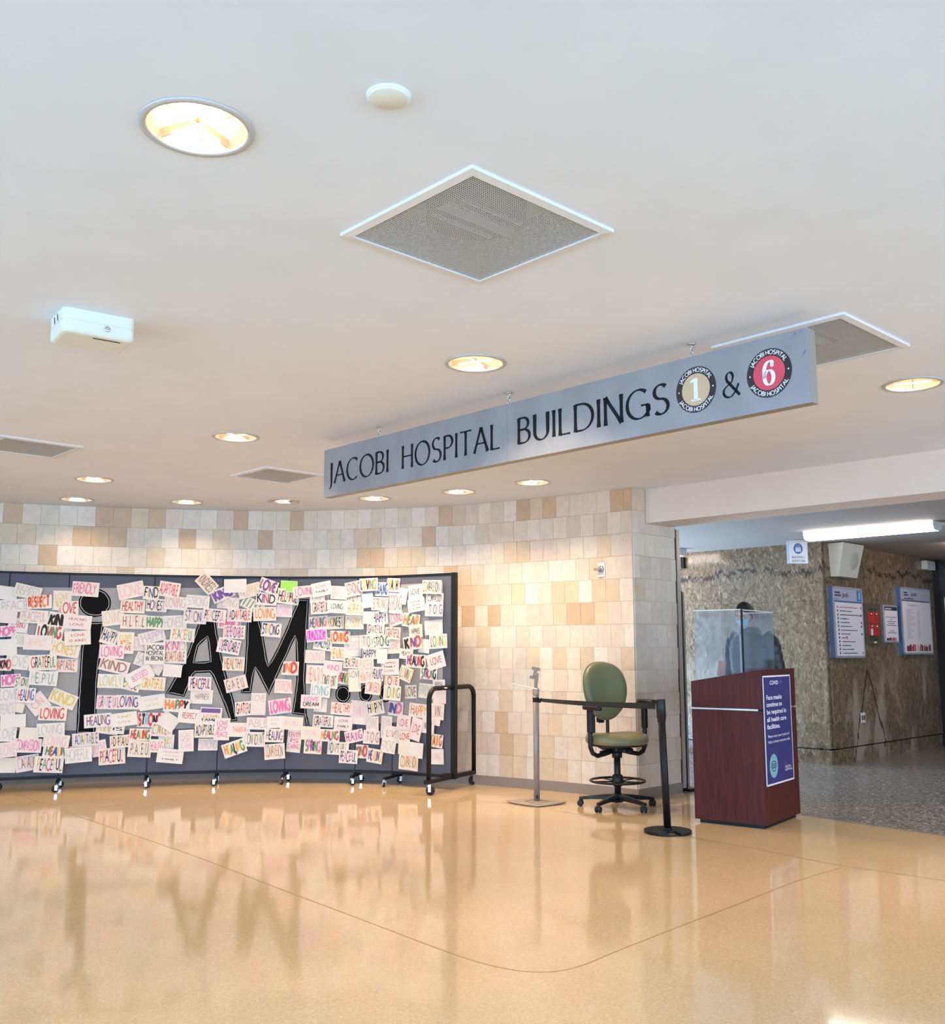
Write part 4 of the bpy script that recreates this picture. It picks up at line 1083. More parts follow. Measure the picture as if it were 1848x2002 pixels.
def make_sheet(idx, p):
    s, z, i = board_hit(p['x'], p['y'])
    s = min(s, BS[-1] + .05)
    t, n = seg_frame(i)
    pos = BP[i] + t * (s - BS[i]); pos.z = z
    off = OFF0 + .0065 + .0055 * p['layer']
    pos = pos + n * off
    depth = (pos - CAM).dot(F_)
    view = Vector((pos.x, pos.y, 0)).normalized()
    cosv = max(.55, abs(view.dot(n)))
    kx = depth / FPX / cosv; ky = depth / FPX
    a = R(p['rot'])
    W = p['w'] * math.hypot(kx * math.cos(a), ky * math.sin(a)); H_ = p['h'] * math.hypot(ky * math.cos(a), kx * math.sin(a))
    c1, c2, c3 = sr.uniform(-.9, .9), sr.uniform(.1, .7), sr.uniform(-.6, .6)
    def lift(x, y):          # a slight curl, free at the foot, held at the pin
        u, v = x / (W / 2), .5 - y / H_
        return .0018 * c1 * u * u + .006 * c2 * v * v + .0015 * c3 * u * v
    mb = MB(); nx_, ny_ = 4, 3; vs_ = []; fs = []
    for sgn in (0, 1):
        for jy in range(ny_ + 1):
            for jx in range(nx_ + 1):
                x = -W / 2 + W * jx / nx_; y = -H_ / 2 + H_ * jy / ny_
                vs_.append((x, -lift(x, y) + .0006 * sgn, y))
    q = (nx_ + 1) * (ny_ + 1)
    for jy in range(ny_):
        for jx in range(nx_):
            b = jy * (nx_ + 1) + jx
            fs.append((b, b + 1, b + nx_ + 2, b + nx_ + 1)); fs.append((q + b, q + b + nx_ + 1, q + b + nx_ + 2, q + b + 1))
    mb.add(vs_, fs, True)
    sheet = mb.build('sheet', PAPER[sr.choice((0, 0, 1, 2))], None, fix=False)
    sheet.matrix_world = Matrix(((t.x, -n.x, 0, pos.x), (t.y, -n.y, 0, pos.y), (0, 0, 1, pos.z), (0, 0, 0, 1))) @ Matrix.Rotation(-a, 4, 'Y')
    tag(sheet, p['label'], 'paper sheet', 'sheets pinned on the room divider')
    place = lambda x, y: (x, -lift(x, y) - .0009, y)
    fill = lambda x, y: (x, -lift(x, y) - .0006, y)
    r2 = random.Random(idx * 7 + 1)
    inks = [INK[c] for c in p['cols']] or [INK['e']]
    st = p['style']
    mb = MB()
    def patch(x0, x1, y0, y1, f):
        N = 6; m_ = 3
        vs2 = [f(x0 + (x1 - x0) * i / N, y0 + (y1 - y0) * j / m_) for j in range(m_ + 1) for i in range(N + 1)]
        mb.add(vs2, [(j * (N + 1) + i, j * (N + 1) + i + 1, (j + 1) * (N + 1) + i + 1, (j + 1) * (N + 1) + i) for j in range(m_) for i in range(N)])
    if st == 'stripes':
        for k in range(5):
            x0 = -W * .38 + k * W * .17
            mb.add([place(x0, H_ * .35), place(x0 + W * .05, H_ * .38), place(x0 + W * .02, -H_ * .38), place(x0 - W * .03, -H_ * .36)], [(0, 1, 2, 3)])
        mb.build('lettering', inks, sheet)
    elif st == 'block' and not p['text']:
        patch(-W * .47, W * .47, -H_ * .42, H_ * .46, fill); mb.build('colouring', inks, sheet)
    elif p['text']:
        if st == 'block':
            patch(-W * .46, W * .44, -H_ * .38, H_ * .40, fill); mb.build('colouring', MAGENTA, sheet); mb = MB(); inks = [INK['P']]
        if st == 'band':
            patch(-W * .46, W * .42, H_ * .18, H_ * .44, fill); mb.build('colouring', INK['p'], sheet); mb = MB()
        lines = p['text'].split('/'); n_ = len(lines)
        cols_ = list(range(len(inks)))
        top, bot = (.40, -.36)
        if st == 'band': top = .08
        if st == 'top': top, bot = .42, .14
        lh = (top - bot) * H_ / n_
        fac = {'small': .50, 'fat': .92}.get(st, .90)
        pw = {'small': .13, 'fat': .30}.get(st, .16)
        for li, ln in enumerate(lines):
            hh = min(lh * fac * (1 if n_ == 1 else .85), H_ * .68)
            ww = W * (.84 if st != 'small' else .62) * min(1, .5 + .08 * len(ln) if n_ > 1 else 1)
            x0 = -ww / 2 + r2.uniform(-.03, .03) * W
            yc = top * H_ - lh * (li + .5)
            cc = [li % len(inks)] if n_ > 1 else cols_
            pen_text(mb, ln, x0, yc - hh / 2, ww, hh, pen_even(pw), cc, place, r2, .16, gap=.12)
        mb.build('lettering', inks, sheet)
    pin = bpy.data.objects.new('push_pin', PIN_ME); COL.objects.link(pin); pin.parent = sheet
    pin.location = (r2.uniform(-.1, .1) * W, -lift(0, H_ * .44) - .0002, H_ * .43)
    return sheet
for idx, p in enumerate(placed): make_sheet(idx, p)
print('sheets', len(placed))

# ------------------------------------------------------------------ ceiling lamps
lens_m = mat('lamp_glow', (1, .9, .75, 1), .5, emit=(1.0, .88, .74), estr=LAMP_LENS)
refl_m = mat('lamp_reflector', rgb(232, 214, 190), .32, .55)
trim_m = mat('lamp_trim', rgb(196, 194, 190), .45, .2)
vane_m = mat('lamp_vane', rgb(206, 190, 168), .35, .5)
def make_lamp():
    root = empty('ceiling_lamp', (0, 0, 0))
    mb = MB(); mb.lathe([(LAMP_R, .0), (LAMP_R, -.004), (LAMP_R + .004, -.008), (LAMP_R + .022, -.006), (LAMP_R + .024, 0), (LAMP_R, 0)], n=36)
    mb.build('trim_ring', trim_m, root)
    mb = MB(); mb.lathe([(LAMP_R, -.002), (LAMP_R - .004, .03), (LAMP_R - .02, .10), (LAMP_R - .035, .15), (.0, .152)], n=36)
    mb.build('reflector', refl_m, root)
    mb = MB()
    for a in (PI / 4 + .35, -PI / 4 + .35): mb.box((0, 0, .018), (2 * LAMP_R - .012, .003, .03), rot=Matrix.Rotation(a, 4, 'Z'))
    mb.build('cross_vane', vane_m, root)
    mb = MB()
    for x in (-.045, .045):
        mb.tube([(x, -.075, .105), (x, .075, .105)], .022, 10)
    mb.build('bulb', lens_m, root)
    return root
LAMP_LABELS = ['large lit round recessed lamp near the flat round cover plate', 'lit round recessed lamp between the big square diffuser and the hanging sign',
 'lit round recessed lamp nearest above the diffuser at the sign corner', 'lit round recessed lamp beneath the cut-off ceiling diffuser, above the divider end',
 'small lit lamp closest to the stone wall above the letter i', 'small lit lamp by the stone wall, above the letter A', 'unlit-looking small lamp by the wall below the small dark diffuser',
 'lit lamp just under the word JACOBI on the hanging sign', 'lit lamp by the wall under the word HOSPITAL on the sign', 'lit lamp by the wall under the word BUILDINGS on the sign',
 'lit round recessed lamp beyond the sign end, over the corridor header']
for i, c in enumerate(LAMPS + LAMPS_ADDED):
    o = proto_lamp = make_lamp() if i == 0 else copy_tree(proto_lamp0)
    if i == 0: proto_lamp0 = o
    o.location = (c[0], c[1], HH)
    tag(o, LAMP_LABELS[i] if i < len(LAMPS) else ('round recessed lamp added over the divider part beyond the photo edge', 'round recessed lamp added over the header run beyond the photo edge', 'round recessed lamp added beside the corridor header, outside the photo')[i - len(LAMPS)], 'lamp', 'round recessed ceiling lamps')
    d = bpy.data.lights.new('lamp_light', 'AREA'); d.shape = 'DISK'; d.size = .20; d.energy = LAMP_W * {6: .25, 4: .35, 3: .7, 5: .6}.get(i, 1) ; d.color = LAMP_COL; d.spread = R(125)
    l = bpy.data.objects.new('lamp_light', d); l.location = (c[0], c[1], HH + .012); COL.objects.link(l)
off_m = mat('lamp_off', rgb(190, 170, 150), .4)
for o in bpy.data.objects:
    if o.get('label') == LAMP_LABELS[6]:
        for ch in o.children:
            if ch.name.startswith('bulb'): ch.data = ch.data.copy(); ch.data.materials[0] = mat('lamp_dim', (1, .9, .75, 1), .5, emit=LAMP_COL, estr=1.2)

# ------------------------------------------------------------------ perforated square diffusers
def perforated():
    m = mat('perforated_sheet', rgb(190, 195, 200), .5)
    nt = m.node_tree; b = nt.nodes['Principled BSDF']; L = nt.links.new
    tc = nt.nodes.new('ShaderNodeTexCoord'); mp = nt.nodes.new('ShaderNodeMapping'); mp.inputs['Scale'].default_value = (105, 105, 0)
    L(tc.outputs['Object'], mp.inputs['Vector'])
    fr_ = nt.nodes.new('ShaderNodeVectorMath'); fr_.operation = 'FRACTION'; L(mp.outputs[0], fr_.inputs[0])
    ds = nt.nodes.new('ShaderNodeVectorMath'); ds.operation = 'DISTANCE'; ds.inputs[1].default_value = (.5, .5, 0); L(fr_.outputs[0], ds.inputs[0])
    lt = nt.nodes.new('ShaderNodeMath'); lt.operation = 'LESS_THAN'; lt.inputs[1].default_value = .29; L(ds.outputs['Value'], lt.inputs[0])
    tr = nt.nodes.new('ShaderNodeBsdfTransparent'); mx = nt.nodes.new('ShaderNodeMixShader')
    L(lt.outputs[0], mx.inputs[0]); L(b.outputs[0], mx.inputs[1]); L(tr.outputs[0], mx.inputs[2])
    L(mx.outputs[0], nt.nodes['Material Output'].inputs['Surface'])
    return m
perf_m = perforated()
plenum_m = mat('galvanised_box', rgb(196, 196, 194), .6, .0, vary=.05, scale=8)
duct_m = mat('dark_duct', rgb(18, 18, 20), .7)
def make_diffuser(s, collar=True):
    """local x runs along the sign, z up; origin on the ceiling"""
    root = empty('air_diffuser', (0, 0, 0)); h = s / 2; w = .034
    mb = MB()
    for a in range(4):
        rt = Matrix.Rotation(a * PI / 2, 4, 'Z')
        T = rt
        pts = [(-h, -h, -.012), (h, -h, -.012), (h - w, -h + w, -.016), (-h + w, -h + w, -.016), (-h, -h, 0), (h, -h, 0), (h - w, -h + w, .02), (-h + w, -h + w, .02)]
        mb.add([T @ Vector(p) for p in pts], [(0, 3, 2, 1), (0, 1, 5, 4), (2, 3, 7, 6)])
    mb.build('frame', M['white_metal'], root, fix=True)
    mb = MB(); q = h - w + .001; mb.add([(-q, -q, -.010), (q, -q, -.010), (q, q, -.010), (-q, q, -.010)], [(0, 3, 2, 1)])
    mb.build('perforated_panel', perf_m, root, fix=False)
    mb = MB(); q = h - w - .001
    mb.add([(-q, -q, .002), (q, -q, .002), (q, q, .002), (-q, q, .002), (-q, -q, .17), (q, -q, .17), (q, q, .17), (-q, q, .17)], [(4, 5, 6, 7), (0, 1, 5, 4), (1, 2, 6, 5), (2, 3, 7, 6), (3, 0, 4, 7)])
    mb.build('plenum', plenum_m, root, fix=False)
    if collar:
        mb = MB(); mb.lathe([(.0, .168), (s * .25, .166), (s * .25, .045), (s * .26, .045), (s * .26, .169)], n=32)
        mb.build('duct_collar', duct_m, root)
        mb = MB()
        for k in (-1, 0, 1): mb.box((k * s * .115, 0, .05), (.016 if k else .06, s * (.42 if k else .50), .012))
        mb.build('damper_blade', plenum_m, root)
    return root
ang = math.atan2(SIGN_U.y, SIGN_U.x)
DL = ['large square perforated air diffuser in the middle of the ceiling', 'square perforated air diffuser partly hidden behind the end of the hanging sign',
      'small dark square air diffuser near the corner of the word JACOBI', 'square air diffuser cut off by the photo edge over the divider']
for (c, s), lb in zip(DIFF, DL):
    o = make_diffuser(s); o.location = (c[0], c[1], HH); o.rotation_euler = (0, 0, ang)
    tag(o, lb, 'air diffuser', 'square perforated ceiling diffusers')

# ------------------------------------------------------------------ small things on the ceiling
o = empty('cover_plate', tuple(at_z(760, 187, HH)), 0, 'flat round white cover plate on the ceiling between lamp and diffuser', 'cover plate')
MB().lathe([(0, -.012), (.055, -.012), (.058, -.010), (.058, -.006), (0, -.006)], n=32).build('lid', M['white_plastic'], o)
MB().lathe([(0, -.006), (.063, -.006), (.064, -.002), (.064, 0), (0, 0)], n=32).build('mounting_ring', M['ceiling'], o)

box = empty('ceiling_box', (-1.815, 4.545, HH), 0, 'white plastic ceiling box with a slot, a screw and two small vents', 'ceiling box')
bu = Vector((.83, .56, 0)).normalized()
a_ = math.atan2(4.54 - 4.343, -1.578 + 1.855)
box.rotation_euler = (0, 0, a_)
def rounded(w, h, r, n=4):
    out = []
    for cx_, cy_, a0 in ((w / 2 - r, h / 2 - r, 0), (-w / 2 + r, h / 2 - r, 90), (-w / 2 + r, -h / 2 + r, 180), (w / 2 - r, -h / 2 + r, 270)):
        out += [(cx_ + r * math.cos(R(a0 + 90 * i / n)), cy_ + r * math.sin(R(a0 + 90 * i / n))) for i in range(n + 1)]
    return out
ivory = mat('ivory_plastic', rgb(226, 228, 214), .45)
mb = MB(); mb.prism(rounded(.33, .26, .03), -.052, 0); mb.build('back_half', ivory, box)
mb = MB(); mb.prism(rounded(.325, .255, .028), -.056, -.052); mb.cur = 0
P0 = rounded(.33, .26, .03); P1 = rounded(.315, .245, .028); P2 = rounded(.29, .22, .024)
mb.loft([[(x, y, z) for x, y in P] for P, z in ((P0, -.055), (P0, -.100), (P1, -.110), (P2, -.114))]); mb.smooth = [False] * len(mb.f)
mb.build('cover', ivory, box)
mb = MB(); mb.box((.045, -.088, -.1135), (.125, .014, .002)); mb.build('slot', M['dark'], box)
mb = MB(); mb.lathe([(0, 0), (.012, 0), (.013, .003), (.009, .006), (.004, .006), (0, .004)], (.035, -.13, -.072), 14, rot=Matrix.Rotation(PI / 2, 4, 'X')); mb.build('screw', M['chrome'], box)
mb = MB()
for y in (-.03, .03):
    for k in range(3): mb.box((-.1655, y + (k - 1) * .004, -.026 + (k - 1) * .012), (.002, .012, .010))
mb.build('vent', duct_m, box)

# ------------------------------------------------------------------ hanging sign
SG = empty('hanging_sign', (-.656, 6.803, 2.482), ang, 'long grey metal sign hanging from the ceiling, lettered JACOBI HOSPITAL BUILDINGS', 'sign')
sign_m = mat('satin_sign_metal', rgb(150, 152, 156), .40, .30, vary=.10, scale=5, stretch=(1, 1, .6))
edge_m = mat('sign_edge', rgb(158, 148, 138), .5, .3)
ST = .07; s0_, s1_ = -.620, 3.262; sh = .358
mb = MB()
mb.box(((s0_ + 1.30) / 2, -ST / 2 + .0012, sh / 2), (1.30 - s0_ - .0015, .0024, sh)); mb.box(((s1_ + 1.30) / 2, -ST / 2 + .0012, sh / 2), (s1_ - 1.30 - .0015, .0024, sh))
mb.build('face_panel', sign_m, SG)
mb = MB(); mb.box(((s0_ + s1_) / 2, .0012, sh / 2), (s1_ - s0_ - .004, ST - .0030, sh - .004)); mb.build('sign_body', edge_m, SG)
black_vinyl = mat('black_vinyl', (.006, .006, .008, 1), .6, spec=.2)
white_vinyl = mat('white_vinyl', rgb(236, 236, 236), .4)
tan_vinyl = mat('tan_vinyl', rgb(202, 178, 142), .45)
red_vinyl = mat('red_vinyl', rgb(216, 72, 92), .45)
black_ring = mat('badge_black', rgb(38, 30, 36), .45)
FY = -ST / 2 - .0008
sp = lambda x, y: (x, FY, y)
mb = MB()
# measured along the sign; a small offset between its face and the line of its anchors is already in these numbers
for word, x0, x1 in (('JACOBI', -.548, .150), ('HOSPITAL', .300, 1.238), ('BUILDINGS', 1.392, 2.478)):
    mb = MB(); pen_text(mb, word, x0, .092, x1 - x0, .158, pen_broad(.128, .052, 14, .35), place=sp, gap=.17); mb.build('lettering', black_vinyl, SG)
mb = MB(); pen_text(mb, '&', 2.800, .104, .098, .126, pen_broad(.115, .045, 20, .1), place=sp); mb.build('lettering', black_vinyl, SG)
def disc(mb, cx, cy, r, y, n=40, r0=0.0):
    a = [(cx + r * math.cos(2 * PI * k / n), y, cy + r * math.sin(2 * PI * k / n)) for k in range(n)]
    if r0 <= 0: mb.add(a, [tuple(range(n))]); return
    b = [(cx + r0 * math.cos(2 * PI * k / n), y, cy + r0 * math.sin(2 * PI * k / n)) for k in range(n)]
    mb.add(a + b, [(k, (k + 1) % n, n + (k + 1) % n, n + k) for k in range(n)])
def arc_text(mb, text, cx, cy, r, a_mid, span, h, w, top, y):
    n = len(text); k = -1
    wid = [(.30 if c == ' ' else GL[c][0] + .16) for c in text]; tot = sum(wid); acc = 0
    for c, wd in zip(text, wid):
        f = (acc + wd / 2) / tot - .5; acc += wd
        if c == ' ': continue
        an = R(a_mid - f * span) if top else R(a_mid + f * span)
        gw = GL[c][0]; sx = span / tot * PI / 180 * r
        def pl(px, py):
            if top: rr = r + py - h / 2; q = an - (px / r); return (cx + rr * math.cos(q), y, cy + rr * math.sin(q))
            rr = r - py + h / 2; q = an + (px / r); return (cx + rr * math.cos(q), y, cy + rr * math.sin(q))
        pen_text(mb, c, -gw * sx / 2, 0, gw * sx, h, pen_even(w), place=pl, sub=True)
def badge(cx, cy, fill, num, label):
    r = .119
    mb = MB(); disc(mb, cx, cy, r, FY, 44); bd = mb.build('badge', black_ring, SG, fix=False); bd['label'] = label
    mb = MB(); disc(mb, cx, cy, r * .70, FY - .0006, 40); mb.build('badge_field', fill, bd, fix=False)
    mb = MB()
    arc_text(mb, 'JACOBI HOSPITAL', cx, cy, r * .85, 90, 128, r * .17, .17, True, FY - .0008)
    arc_text(mb, 'JACOBI HOSPITAL', cx, cy, r * .85, 270, 128, r * .17, .17, False, FY - .0008)
    for s in (-1, 1): disc(mb, cx + s * r * .85, cy, r * .035, FY - .0008, 10)
    mb.build('ring_lettering', white_vinyl, bd); mb = MB()
    hh = r * .98; y = FY - .0011
    if num == '1':
        def poly(p): mb.add([(cx + a * hh, y, cy + b * hh) for a, b in p], [tuple(range(len(p)))])
        poly([(-.10, -.48), (.10, -.48), (.10, .5), (-.10, .5)])
        poly([(-.24, -.5), (.24, -.5), (.24, -.43), (.14, -.42), (-.14, -.42), (-.24, -.43)])
        poly([(-.10, .5), (-.27, .40), (-.27, .33), (-.10, .36)])
    else:
        pts = arc(0, -.19, .20, .30, 60, 420, 28)
        rib = ribbon(pts, lambda dx, dy, t: .055 + .12 * abs(dy) ** 1.4)
        mb.add([(cx + a * hh, y, cy + b * hh) for ab in rib for a, b in ab], [(2 * i, 2 * i + 1, 2 * i + 3, 2 * i + 2) for i in range(len(rib) - 1)])
        pts = [(.17, .36)] + arc(.06, .12, .26, .37, 75, 180, 12) + [(-.20, -.1), (-.20, -.19)]
        rib = ribbon(pts, lambda dx, dy, t: .06 + .12 * abs(dy) ** 1.4)
        mb.add([(cx + a * hh, y, cy + b * hh) for ab in rib for a, b in ab], [(2 * i, 2 * i + 1, 2 * i + 3, 2 * i + 2) for i in range(len(rib) - 1)])
        disc(mb, cx + .15 * hh, cy + .31 * hh, .085 * hh, y, 16)
    mb.build('number', white_vinyl, bd)
badge(2.646, .181, tan_vinyl, '1', 'black ringed tan disc with a white 1')
badge(3.056, .181, red_vinyl, '6', 'black ringed red disc with a white 6')
mb = MB()
for (x, y, l, a) in ((3.235, .345, .05, .5), (3.20, .345, .035, .9), (3.15, .255, .03, .7), (3.245, .25, .045, 1.0)):
    mb.add([(x, FY - .0004, y), (x + .003, FY - .0004, y), (x - l * math.cos(a), FY - .0004, y - l * math.sin(a))], [(0, 1, 2)])
mb.build('scratch', duct_m, SG)
for k, s in enumerate((0.0, 1.283, 2.604)):
    mb = MB(); mb.lathe([(0, 0), (.020, 0), (.022, -.003), (.020, -.007), (.006, -.009), (0, -.009)], (s, 0, HH - 2.482), 16)
    g = mb.build('hanger', M['chrome'], SG)
    mb = MB()
    def link(zc, rx, rz, flat):
        pts = [(s + (rx * math.cos(2 * PI * i / 14) if flat else 0), (0 if flat else rx * math.cos(2 * PI * i / 14)), zc + rz * math.sin(2 * PI * i / 14)) for i in range(14)]
        mb.tube(pts, .0024, 6, closed=True)
    top = HH - 2.482 - .008
    link(top - .013, .007, .015, False); link(top - .034, .008, .014, True); link(top - .054, .006, .011, False)
    mb.lathe([(0, 0), (.006, 0), (.008, -.006), (.005, -.016), (0, -.016)], (s, 0, sh + .012), 10)
    mb.build('chain_link', M['chrome'], g)

# ------------------------------------------------------------------ drafting chair
CH = empty('drafting_chair', (1.275, 8.92, 0), R(25), 'tall green vinyl swivel chair with black arms and a foot ring', 'chair')
green = mat('green_vinyl', rgb(112, 114, 82), .38, vary=.10, scale=4, bump=.08, bscale=260)
seat_green = mat('worn_green_vinyl', rgb(124, 118, 82), .40, vary=.16, scale=6, bump=.08, bscale=200)
bp_ = M['plastic_black']
# local frame: the sitter faces -y
def squircle(rx, ry, n, p=2.6):
    out = []
    for i in range(n):
        a = 2 * PI * i / n; c, s = math.cos(a), math.sin(a)
        out.append((rx * math.copysign(abs(c) ** (2 / p), c), ry * math.copysign(abs(s) ** (2 / p), s)))
    return out
# seat: padded, rounded, with a waterfall front edge
n = 40; rings = []
for f, z in ((.80, .548), (.95, .552), (1.0, .572), (1.0, .598), (.96, .618), (.84, .630), (.55, .630), (.2, .627)):
    rg = []
    for x, y in squircle(.262 * f, .245 * f, n):
        zz = z
        if y < -.12: zz -= .16 * (abs(y) - .12) ** 1.4 * (1.2 if z > .59 else .5)
        zz += .020 * (x / .26) ** 2 if z > .6 else 0
        rg.append((x, y, zz))
    rings.append(rg)
mb = MB(); mb.loft(rings); mb.build('seat', seat_green, CH)
mb = MB(); mb.loft([[(x, y, z) for x, y in squircle(.24 * f, .22 * f, 24)] for f, z in ((.8, .528), (1, .536), (1, .552))]); mb.build('seat_pan', bp_, CH)
# backrest: an egg-shaped pad, wider above, tipped slightly back
def egg(n, f):
    out = []
    for i in range(n):
        a = 2 * PI * i / n; c, s = math.cos(a), math.sin(a)
        w = .222 * (1 + .06 * s - .10 * max(0, -s))
        out.append((w * f * math.copysign(abs(c) ** .86, c), .258 * f * math.copysign(abs(s) ** .90, s)))
    return out
TB = Matrix.Translation((0, .205, 1.005)) @ Matrix.Rotation(R(-10), 4, 'X')
mb = MB(); mb.M = TB
def bowl(x, z): return -.035 * (x / .22) ** 2
rg = []
for f, y in ((.30, .030), (.85, .030), (.97, .020), (1.0, .0), (.99, -.022), (.93, -.040), (.78, -.047), (.45, -.046), (.12, -.045)):
    rg.append([(x, y + bowl(x, z), z) for x, z in egg(44, f)])
mb.loft(rg); mb.build('backrest', green, CH)
mb = MB(); mb.M = TB
mb.tube([(x * 1.004, .008 + bowl(x, z), z * 1.004) for x, z in egg(44, 1.0)], .006, 6, closed=True); mb.build('piping', green, CH)
mb = MB(); mb.M = TB; mb.loft([[(x, y + bowl(x, z), z) for x, z in egg(32, f)] for f, y in ((.5, .046), (.80, .044), (.88, .030))]); mb.build('back_shell', bp_, CH)
# uprights from mechanism to backrest
for x in (-.075, .075):
    mb = MB(); mb.tube([(x, .02, .515), (x, .16, .512), (x, .235, .54), (x, .262, .62), (x, .262, .76), (x, .262, .88)], .016, 8); mb.build('back_bracket', bp_, CH)
mb = MB(); mb.box((-.01, .250, .745), (.07, .03, .05), bev=.008)
for k in range(5): mb.box((-.036 + k * .013, .232, .722), (.006, .01, .012))
mb.build('height_knob', bp_, CH)
mb = MB(); mb.box((0, .02, .512), (.17, .26, .045), bev=.012); mb.box((.04, -.08, .50), (.10, .10, .035), bev=.01)
mb.tube([(-.08, -.03, .505), (-.17, -.06, .500), (-.22, -.07, .495)], .008, 8); mb.build('tilt_mechanism', bp_, CH)
for sx in (-1, 1):
    mb = MB(); X = sx * .285
    mb.tube([(sx * .05, -.01, .490), (sx * .14, -.02, .470), (sx * .215, -.02, .455), (sx * .262, -.02, .478), (X, -.02, .53), (X, -.02, .64), (X, -.02, .72)], [.020] * 4 + [.021] * 3, 10)
    ar = mb.build('armrest', bp_, CH)
    mb = MB(); mb.box((X, -.02, .77 + (.006 if sx > 0 else -.02)), (.040, .058, .20), bev=.010); mb.build('arm_sleeve', bp_, ar)
    mb = MB(); rg = []
    for f, z in ((.75, .878), (.95, .882), (1, .895), (.97, .908), (.80, .918), (.4, .922)):
        z += .012 if sx > 0 else -.028
        rg.append([(X + x, -.055 + y, z) for x, y in squircle(.052 * f, .130 * (f * .4 + .6), 24, 2.4)])
    mb.loft(rg); mb.build('arm_pad', bp_, ar)
mb = MB(); mb.tube([(0, 0, .49), (0, 0, .43)], .045, 14); mb.tube([(0, 0, .46), (0, 0, .10)], .029, 16); mb.lathe([(.030, .29), (.048, .275), (.052, .235), (.050, .20), (.036, .185), (.030, .18)], n=20); mb.build('gas_column', bp_, CH)
mb = MB(); mb.tube([(.238 * math.cos(2 * PI * k / 36), .238 * math.sin(2 * PI * k / 36), .232) for k in range(36)], .0105, 8, closed=True); fr_o = mb.build('foot_ring', bp_, CH)
for k in range(5):
    a = R(20 + 72 * k); mb = MB(); mb.tube([(.04 * math.cos(a), .04 * math.sin(a), .225), (.235 * math.cos(a), .235 * math.sin(a), .228)], .007, 6); mb.build('spoke', bp_, fr_o)
mb = MB(); mb.lathe([(0, .045), (.040, .05), (.052, .075), (.048, .115), (.032, .125), (0, .125)], n=20); mb.build('hub', bp_, CH)
for k in range(5):
    a = R(160 + 72 * k - 25); c, s = math.cos(a), math.sin(a)
    mb = MB(); sec = []
    for d_, w, zt, hgt in ((.03, .030, .118, .055), (.12, .026, .112, .042), (.24, .022, .096, .030), (.325, .020, .084, .026), (.345, .014, .080, .020)):
        sec.append([(d_ * c - s * u * w, d_ * s + c * u * w, zt - v * hgt) for u, v in ((-1, 1), (-1, .35), (-.55, 0), (.55, 0), (1, .35), (1, 1))])
    mb.loft(sec); mb.smooth = [False] * len(mb.f); lg = mb.build('leg', bp_, CH)
    mb = MB(); px_, py_ = .325 * c, .325 * s; yaw = a + rng.uniform(-1.2, 1.2)
    mb.tube([(px_, py_, .075), (px_, py_, .050)], .008, 8)
    T = Matrix.Translation((px_ + .012 * math.cos(yaw), py_ + .012 * math.sin(yaw), .0275)) @ Matrix.Rotation(yaw, 4, 'Z')
    for q in (-1, 1):
        mb.M = T; mb.lathe([(0, -.010), (.022, -.010), (.0272, -.006), (.0272, .006), (.022, .010), (0, .010)], (0, q * .016, 0), 16, rot=Matrix.Rotation(PI / 2, 4, 'X'))
    mb.box((-.004, 0, .012), (.040, .012, .034)); mb.build('caster', M['rubber'], lg)

# ------------------------------------------------------------------ sign stand
SS = empty('sign_stand', (.585, 9.20, 0), 0, 'grey metal pole stand with a tilted clear sign holder beside the chair', 'sign stand')
steel = mat('satin_grey_steel', rgb(152, 140, 134), .42, .25, vary=.05, scale=12)
plate_m = mat('pale_steel_plate', rgb(172, 158, 144), .45, .35)
corners = [Vector((.31, 9.23)), Vector((.572, 8.95)), Vector((.845, 9.19)), Vector((.590, 9.475))]
outl = []
for i in range(4):
    a, b = corners[i], corners[(i + 1) % 4]; mid = (a + b) / 2; c_ = Vector((.585, 9.20)); bul = (mid - c_).normalized() * .022
    for k in range(8):
        t_ = k / 8; p = a + (b - a) * t_ + bul * (4 * t_ * (1 - t_)); outl.append((p.x - .585, p.y - 9.20))
mb = MB(); mb.prism(outl, .006, .014); pl = mb.build('base_plate', plate_m, SS)
mb = MB()
for i in range(4):
    a = (corners[i] - Vector((.585, 9.20))) * .48; b = (corners[(i + 1) % 4] - Vector((.585, 9.20))) * .48; m_ = (a + b) / 2; d_ = (b - a).normalized()
    mb.box((m_.x, m_.y, .0145), (.11, .009, .0012), rot=Matrix.Rotation(math.atan2(d_.y, d_.x), 4, 'Z'))
mb.build('slot', M['dark'], pl)
mb = MB()
for p in outl[::8]: mb.lathe([(0, 0), (.012, 0), (.012, .006), (0, .006)], (p[0] * .86, p[1] * .86, 0), 10)
mb.build('foot_pad', M['rubber'], pl)
mb = MB(); mb.tube([(0, .05, .013), (0, .05, .965)], .0275, 20); mb.build('pole', steel, SS)
mb = MB(); mb.lathe([(.0, 0), (.011, 0), (.011, .001), (0, .001)], (0, .05 - .0278, .052), 12, sx=.7, sy=1.6, rot=Matrix.Rotation(PI / 2, 4, 'X')); mb.build('cable_hole', M['dark'], SS)
mb = MB(); mb.lathe([(.0275, .958), (.030, .965), (.032, .990), (.031, 1.005), (.024, 1.022), (.018, 1.026), (0, 1.026)], (0, .05, 0), 20); mb.build('collar', plate_m, SS)
mb = MB(); mb.tube([(0, .05, 1.02), (.001, .048, 1.10)], .016, 12); mb.box((.004, .045, 1.11), (.036, .03, .05), bev=.006); mb.box((.01, .03, 1.14), (.030, .045, .04), bev=.008); mb.build('tilt_joint', steel, SS)
TP = Matrix.Translation((-.045, -.006, 1.165)) @ Matrix.Rotation(R(-6), 4, 'Z') @ Matrix.Rotation(R(12), 4, 'Y') @ Matrix.Rotation(R(-18), 4, 'X')
mb = MB(); mb.M = TP
